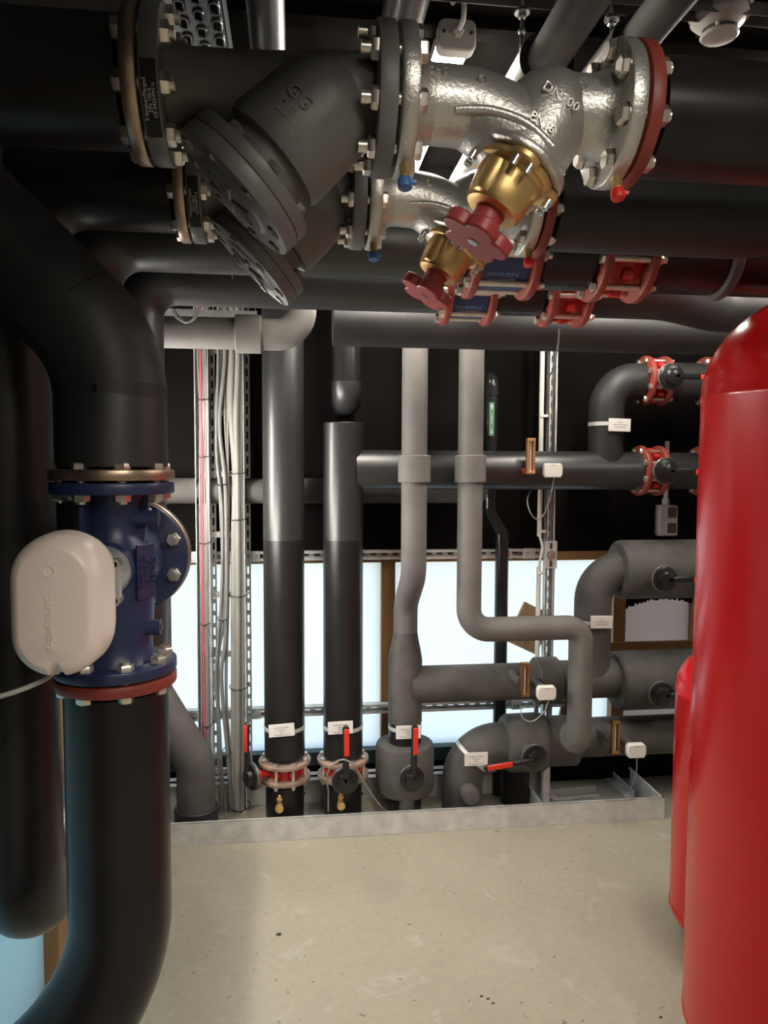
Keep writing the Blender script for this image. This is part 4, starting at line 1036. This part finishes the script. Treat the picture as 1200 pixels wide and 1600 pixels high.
# cable ties
for px0, px1, py, y_, grp in ((308,327,622,3.12,0),(309,327,712,3.12,0),(310,328,848,3.12,0),(311,328,975,3.12,0),(315,331,1135,3.12,0),
                         (356,387,738,3.10,1),(338,355,756,3.12,1),(355,388,811,3.11,1),(356,388,931,3.11,1),(338,356,968,3.12,1),(357,388,1077,3.11,1),(346,360,1180,3.12,1),(358,390,1267,3.11,1)):
    a, b_ = W(px0,py,y_), W(px1,py-2,y_)
    lab = 'black cable tie round the thin cable bundle with the red cable' if not grp else 'black cable tie round the cables in the ladder'
    m = MB(); n = 20; cx, hw2 = (a.x+b_.x)/2, (b_.x-a.x)/2
    pts = [Vector((cx+hw2*math.cos(q), y_+.05-.05*math.sin(q), a.z+(b_.z-a.z)*.5*math.cos(q)-.006*max(0,math.sin(q)))) for q in [2*PI*k/n for k in range(n+1)]]
    m.tube(pts, .0022, 6); m.box((cx+hw2*.2,y_-.003,a.z-.006),(.006,.006,.008))
    tag(m.build('cable_tie', M_blackp), lab, 'cable tie', 'cable ties on the thin bundle' if not grp else 'cable ties on the ladder')
# small junction of coiled white wire at top left
p = W(285,492,2.6)
t = thing('cable', 'pale looped wire hanging under the overhead pipes at upper left', 'cable', (p.x,2.6,p.z))
pts = [W(268,484,2.55),W(275,495,2.55),(W(290,504,2.55)),W(302,497,2.55),W(307,482,2.55)]
MB().tube(smoothpath(pts), .0035, 10).build('strand', M_cabw, t); MB().tube(smoothpath([q+Vector((.008,.006,.004)) for q in pts]), .0035, 10).build('strand', M_cabw, t)
zt_ = W(320,490,2.66).z
t = thing('cable_tray', 'pale horizontal cable channel just above the pale grey collared pipe', 'cable tray', (W(320,490,2.66).x,2.72,zt_))
MB().bb((XL,2.74,zt_-.012),(W(400,490,2.66).x,2.80,zt_-.009)).bb((XL,2.74,zt_-.012),(W(400,490,2.66).x,2.743,zt_+.03)).build('channel', M_galv, t)

# ================================================================== LABELS
def plate(label, px, py, y, lines, wpx=46, hpx=24, tilt=0, strap_r=None, centre=None, axis=Z, yaw=0):
    c = W(px,py,y); k = MPP(c); hw, hh = wpx*k/2, hpx*k/2
    t = thing('pipe_label', label, 'label', c, 'white pipe labels')
    R = Matrix.Rotation(yaw,3,'Z') @ Matrix.Rotation(tilt,3,'Y'); u, v, n = R @ X, R @ Z, R @ -Y
    MB().box(c, (2*hw,.004,2*hh), R).build('plate', M_lbl, t, bevel=.001)
    for i, (tx, s) in enumerate(lines):
        text(tx, .0075*s, c+n*.0022+v*(hh*.40-i*hh*.38), u, v, M_ink, t, depth=.0002, name='print')
    if strap_r:
        cc = Vector(centre)
        sr = MB().ring(cc-Vector(axis)*.008, cc+Vector(axis)*.008, strap_r+.002, strap_r-.001, 48)
        sr.build('strap', M_galv, t)
    return t
plate('white label on the first tall black pipe beside the cables', 440,1141,YP-rA-.008, (('HEATING WATER',1),('RETURN',1),('AHU',1),('TECHNICAL ROOM',1)), 40,20, -.05, rA, (xA,YP,W(440,1134,YP).z))
plate('white label on the second tall black pipe, behind an upright lever', 532,1137,YP-.091, (('HEATING WATER',1),('SUPPLY',1),('AHU',1),('TECHNICAL ROOM',1)), 39,20, -.02, .0825, (xB,YP,W(532,1133,YP).z))
plate('white label on the left grey pipe foot, behind an upright lever', 638,1144,YP-.081, (('DOUBLE Z WATER',1),('SUPPLY',1),('AHU',1),('TECHNICAL ROOM',1)), 39,21, 0, .069, (xEl,YP,W(634,1134,YP).z))
plate('white label on the grey elbow rising from the tray, by a red lever tip', 744,1186,YP-.105, (('DOUBLE Z WATER',1),('RETURN',1),('AHU',1),('TECHNICAL ROOM',1)), 37,21, 0)
c_ = Vector((xG+.155-.155*math.cos(.75),YP,zG-.155+.155*math.sin(.75))); ax_ = Vector((math.sin(.75),0,math.cos(.75)))
t = [o for o in COL.objects if o.get('label','').startswith('white label on the grey elbow rising')][0]
MB().ring(c_-ax_*.008, c_+ax_*.008, .0895, .086, 48).build('strap', M_galv, t)
plate('white label on the grey riser between the two fat insulated valves', 940,972,YP-.088, (('PUMP',1),('COOLING WATER',1),('CIRCULATION',1)), 36,20, .02, .079, (xH,YP,W(925,969,YP).z))
plate('white label on the black elbow pipe below the upper wall valve', 968,664,YP-.080, (('PUMP',1),('HEATING WATER',1),('CIRCULATION',1)), 36,20, .02, rD, (xD,YC,W(947,663,YC).z))

# ================================================================== THERMOMETERS, SENSORS
def thermo(label, px, py0, py1, y, m):
    c = W(px,(py0+py1)/2,y); k = MPP(c); h = abs(py1-py0)*k
    t = thing('thermometer', label, 'thermometer', (c.x,y,c.z-h/2), 'bronze thermometers on the wall pipes')
    hw = 6.5*k
    b = MB(); b.box((c.x-hw*.75,y,c.z),(hw*.5,.022,h)); b.box((c.x+hw*.75,y,c.z),(hw*.5,.022,h)); b.box((c.x,y+.006,c.z),(hw*1.2,.010,h)); b.box((c.x,y-.001,c.z+h*.46),(hw*2,.024,h*.09)); b.box((c.x,y-.001,c.z-h*.465),(hw*2,.024,h*.08))
    b.build('case', m, t, bevel=.001)
    MB().cyl((c.x-.002,y-.004,c.z-h*.44),(c.x-.002,y-.004,c.z+h*.40),.003,n=12).build('glass_tube', M_white, t)
    mk = MB()
    for i in range(7): mk.box((c.x+hw*.72,y-.0114,c.z+h*(-.32+.1*i)),(hw*.3,.0006,.004))
    mk.build('scale_marks', M_ink, t)
    MB().cyl((c.x-hw*.9,y+.004,c.z-h*(.42 if py0 < 800 else .1)),(c.x-hw*1.3,y+(.06 if py0 < 800 else .11),c.z-h*(.42 if py0 < 800 else .05)),.014 if py0 < 800 else .018,n=20).build('probe_boss', M_whl if py0 < 800 else M_dusty, t)
def sensor(label, px, py, y, neck=True):
    c = W(px,py,y); k = MPP(c)
    t = thing('temperature_sensor', label, 'sensor', (c.x,y,c.z), 'white temperature sensors'); hw, hh = 15*k, 11*k
    poly = [(-hw,-hh*.55),(-hw*.8,-hh),(hw*.8,-hh),(hw,-hh*.55),(hw,hh*.55),(hw*.8,hh),(-hw*.8,hh),(-hw,hh*.55)]
    MB().prism(poly, (c.x,y-.016,c.z), X, Z, Y, .03).build('housing', M_white, t, bevel=.004)
    MB().box((c.x,y-.0165,c.z+hh*.75),(hw*.6,.001,.003)).build('mark', M_smoke, t)
    MB().cyl((c.x-.004,y+.012,c.z+.004),(c.x-.010,y+(.175 if neck else .04),c.z+.008),.019 if neck else .012,n=20).build('probe_neck', M_dusty if neck else M_white, t)
    return c
thermo('upright bronze thermometer on the black horizontal branch pipe', 829,685,740,YC-rC-.03,M_cope)
thermo('upright bronze thermometer on the grey branch left of the post foot', 820,1035,1088,YP-.078-.085,M_brassd)
thermo('upright bronze thermometer on the lowest grey pipe at right', 961,1125,1177,YP-.084-.085,M_brassd)
c1 = sensor('white temperature sensor on the black horizontal branch pipe', 863,735,YC-rC-.012,False)
c2 = sensor('white temperature sensor on the grey branch pipe with a looped cable', 853,1082,YP-.078-.135)
c3 = sensor('white temperature sensor on the lowest grey pipe at right', 993,1172,YP-.084-.135)
def wire(label, pts, r=.0028, m=M_cabw): tag(MB().tube(smoothpath(pts,8), r, 10).build('sensor_cable', m), label, 'cable')
ys = YC-rC-.01
wire('thin white cable looping below the sensor on the black branch pipe', [W(866,745,ys),W(860,775,ys),W(850,803,ys),W(840,812,ys),W(828,800,ys),W(824,780,ys+.05),W(830,764,3.15)])
ys = YP-.215
wire('thin grey cable looping below the sensor on the grey branch', [W(858,1093,ys),W(850,1112,ys),W(832,1127,ys),W(817,1122,ys),W(815,1108,ys),W(830,1097,YP-.02)], .0025, M_smoke)
wire('thin cable dropping from the lowest sensor into the tray', [W(995,1183,YP-.215),W(995,1200,YP-.17),W(993,1212,YP-.08),W(984,1235,YP-.05),W(976,1243,YP-.04)], .0025, M_smoke)
wire('coiled white cable from the second lever valve falling into the tray', [W(513,1268,2.915),W(513,1238,2.89),W(511,1214,2.85),W(519,1196,2.83),W(536,1187,2.825),W(554,1197,2.83),W(569,1223,2.86),W(587,1250,2.90),W(604,1270,2.94)], .0035)
# hanging wire below overhead butterfly
wire('thin pale wire hanging from the smaller overhead red valve', [W(874,512,Y4),W(872,540,2.2),W(866,570,2.5),W(858,590,3.1)], .0022)
for px0, py0, px1, py1, lab in ((360,392,363,436,'fine hanging thread left of the farther strainer cover'),(398,437,399,486,'fine hanging thread below the farther strainer cover')):
    tag(MB().tube([W(px0,py0,1.95 if px0 < 370 else 2.3),W(px1,py1,1.9 if px0 < 370 else 2.3)], .0007, 6).build('thread', M_smoke), lab, 'thread')

# switch box on the black wall
pc = W(1040,813,YW-.02); k = MPP(pc)
t = thing('switch_box', 'grey double socket box with conduit on the black wall by the vessel', 'socket', (pc.x,YW-.03,pc.z))
hw_, hh_ = 15*k, 24*k
m = MB(); m.bb((pc.x-hw_,YW-.05,pc.z-hh_),(pc.x+hw_,YW-.001,pc.z+hh_)); m.build('housing', M_sw, t, bevel=.006)
for s in (-1,1):
    zc_ = pc.z+s*hh_*.5; x0, x1 = pc.x-hw_*.35, pc.x+hw_*.92
    MB().bb((x0,YW-.056,zc_-hh_*.42),(x1,YW-.050,zc_+hh_*.42)).build('rim', M_sw, t, bevel=.003)
    MB().bb((x0+.006,YW-.0575,zc_-hh_*.30),(x1-.006,YW-.0555,zc_+hh_*.36)).build('cover_flap', M_swd, t, bevel=.001)
MB().cyl((pc.x-.005,YW-.025,pc.z+hh_),(pc.x-.005,YW-.025,pc.z+hh_+.03),.017,n=24).cyl((pc.x-.005,YW-.025,pc.z+hh_+.03),(pc.x-.005,YW-.025,pc.z+hh_+.3),.010,n=20).build('conduit_gland', M_sw, t)

# ================================================================== DRIP TRAY
bx0, bx1, by0, by1, bh = -.62, FLR(1036,1244,.0925).x, 2.885, 3.205, .0925
t = thing('drip_tray', 'low galvanised sheet-metal kerb tray on the floor around the pipe feet', 'tray', (bx0,by0,0))
MB().bb((bx0,by0,0.001),(bx1,by0+.003,bh)).bb((bx0,by0,bh-.003),(bx1,by0+.012,bh)).build('front_edge', M_galv, t)
MB().bb((bx1-.003,by0,0.001),(bx1,by1,bh)).bb((bx1-.012,by0,bh-.003),(bx1,by1,bh)).build('end_edge', M_galv, t)
zU = W(480,1214,3.21).z; xU = W(846,1200,3.2).x
MB().bb((bx0,by1+.002,0.001),(xU,by1+.025,zU)).bb((bx0,by1-.03,zU-.003),(xU,by1+.06,zU)).build('back_upstand', M_galvd, t)
for px in (475,566): 
    p = W(px,1240,by1); MB().cyl((p.x,by1+.003,p.z),(p.x,by1-.003,p.z),.006,n=12).build('rivet', M_swd, t)
xi0 = W(850,1270,2.9).x
MB().bb((W(834,1225,3.05).x-.004,by0+.004,.001),(W(834,1225,3.05).x,by1,.075)).build('divider', M_galv, t)
# angle pieces on the concrete inside
for a, b_, lab in ((W(862,1211,3.12),W(935,1204,3.14),'flat steel angle lying at the back of the tray'),(FLR(950,1208,.02),FLR(985,1240,.02),'steel angle lying slanted inside the right end of the tray')):
    a = Vector((a.x,a.y,.012)); b_ = Vector((b_.x,b_.y,.012)); d = (b_-a); u = d.normalized(); s = Z.cross(u)
    R = Matrix((u,s,Z)).transposed()
    tag(MB().box((a+b_)/2-Z*.010,(d.length,.04,.004),R).box((a+b_)/2+s*.018+Z*.005,(d.length,.004,.034),R).build('steel_angle', M_galvd), lab, 'steel profile')
# floor debris
p = FLR(435,1461)
tag(MB().add([p+Vector((x_,y_,z_)) for x_,y_,z_ in ((-.008,-.004,.001),(.006,-.007,.001),(.011,.004,.001),(-.002,.009,.001),(-.004,0,.007),(.005,.002,.006))],[(0,1,5,4),(1,2,5),(2,3,4,5),(3,0,4),(0,3,2,1)]).build('stone_chip', M_debris), 'larger dark crumb lying alone on the concrete floor, left of the middle', 'crumb')
for px, py in ((752,1557),(762,1561),(770,1568),(1032,1590)):
    p = FLR(px,py); tag(MB().add([p+Vector((x_*.6,y_*.6,z_*.5)) for x_,y_,z_ in ((-.008,-.004,.001),(.006,-.007,.001),(.011,.004,.001),(-.002,.009,.001),(-.004,0,.007),(.005,.002,.006))],[(0,1,5,4),(1,2,5),(2,3,4,5),(3,0,4),(0,3,2,1)]).build('stone_chip', M_debris), 'tiny dark chip on the concrete floor near the front', 'crumb', 'tiny chips on the floor')

# ================================================================== EXPANSION VESSELS
def vessel(label, x, y, r, z0, z1, htop, hbot, leg):
    t = thing('expansion_vessel', label, 'vessel', (x,y,0)); pr = []
    for k in range(13): a = -PI/2+PI/2*k/12; pr.append((z0+hbot*math.sin(a), r*math.cos(a)))
    pr.append((z0+.004,r)); pr.append((z1-.006,r)); pr.append((z1-.004,r+.0015)); pr.append((z1+.004,r+.0015)); pr.append((z1+.006,r*.999))
    for k in range(1,17): a = PI/2*k/16; pr.append((z1+.006+htop*math.sin(a), r*math.cos(a)))
    MB().lathe((x,y,0), Z, pr, 96).build('shell', M_tank, t, ang=60)
    MB().ring((x,y,z0-.003),(x,y,z0+.003), r+.0015, r-.01, 96).build('weld_seam', M_tank, t)
    MB().cyl((x,y,z1+htop),(x,y,z1+htop+.03), r*.10, n=24).build('top_plug', M_blackp, t)
    for k in range(3):
        a = 2*PI*k/3+.5; q = Vector((x+math.cos(a)*r*.55, y+math.sin(a)*r*.55, 0)); MB().bb(q+Vector((-.018,-.018,.0)), q+Vector((.018,.018,z0-hbot*.35))).build('leg', M_tank, t)
    return t
ang1 = math.atan((1090-600)/FPX)+_y; r1, D1 = .30, 1.96
th = ang1+math.asin(r1/D1); vx, vy = D1*math.sin(th), D1*math.cos(th)
vessel('large glossy red expansion vessel cut off by the right edge', vx, vy, r1, .16, W(1103,622,1.62).z, .245, .13, .1)
r2, D2 = .20, 2.46; th = math.atan((1064-600)/FPX)+_y+math.asin(r2/D2); vx2, vy2 = D2*math.sin(th), D2*math.cos(th)
vessel('smaller red expansion vessel on the floor behind the large one', vx2, vy2, r2, W(1060,1430,2.05).z, W(1068,1088,2.05).z, .15, .10, .1)

# ================================================================== LIGHT
wd = bpy.data.worlds.new('sky'); SC.world = wd; wd.use_nodes = True; nt = wd.node_tree
bg = nt.nodes['Background']; tc = nt.nodes.new('ShaderNodeTexCoord'); sp = nt.nodes.new('ShaderNodeSeparateXYZ'); rp = nt.nodes.new('ShaderNodeValToRGB')
mr = nt.nodes.new('ShaderNodeMapRange'); mr.inputs['From Min'].default_value = -1; mr.inputs['From Max'].default_value = 1
nt.links.new(tc.outputs['Generated'], sp.inputs[0]); nt.links.new(sp.outputs['Z'], mr.inputs['Value']); nt.links.new(mr.outputs['Result'], rp.inputs['Fac'])
e = rp.color_ramp.elements; e[0].position, e[0].color = .46, (.90,1,1,1); e[1].position, e[1].color = .54, (.55,.74,1,1)
nt.links.new(rp.outputs['Color'], bg.inputs['Color']); bg.inputs['Strength'].default_value = 3.1
vs = SC.view_settings; vs.view_transform = 'Standard'; vs.look = 'None'; vs.exposure = -.3; vs.gamma = 1; vs.use_curve_mapping = False
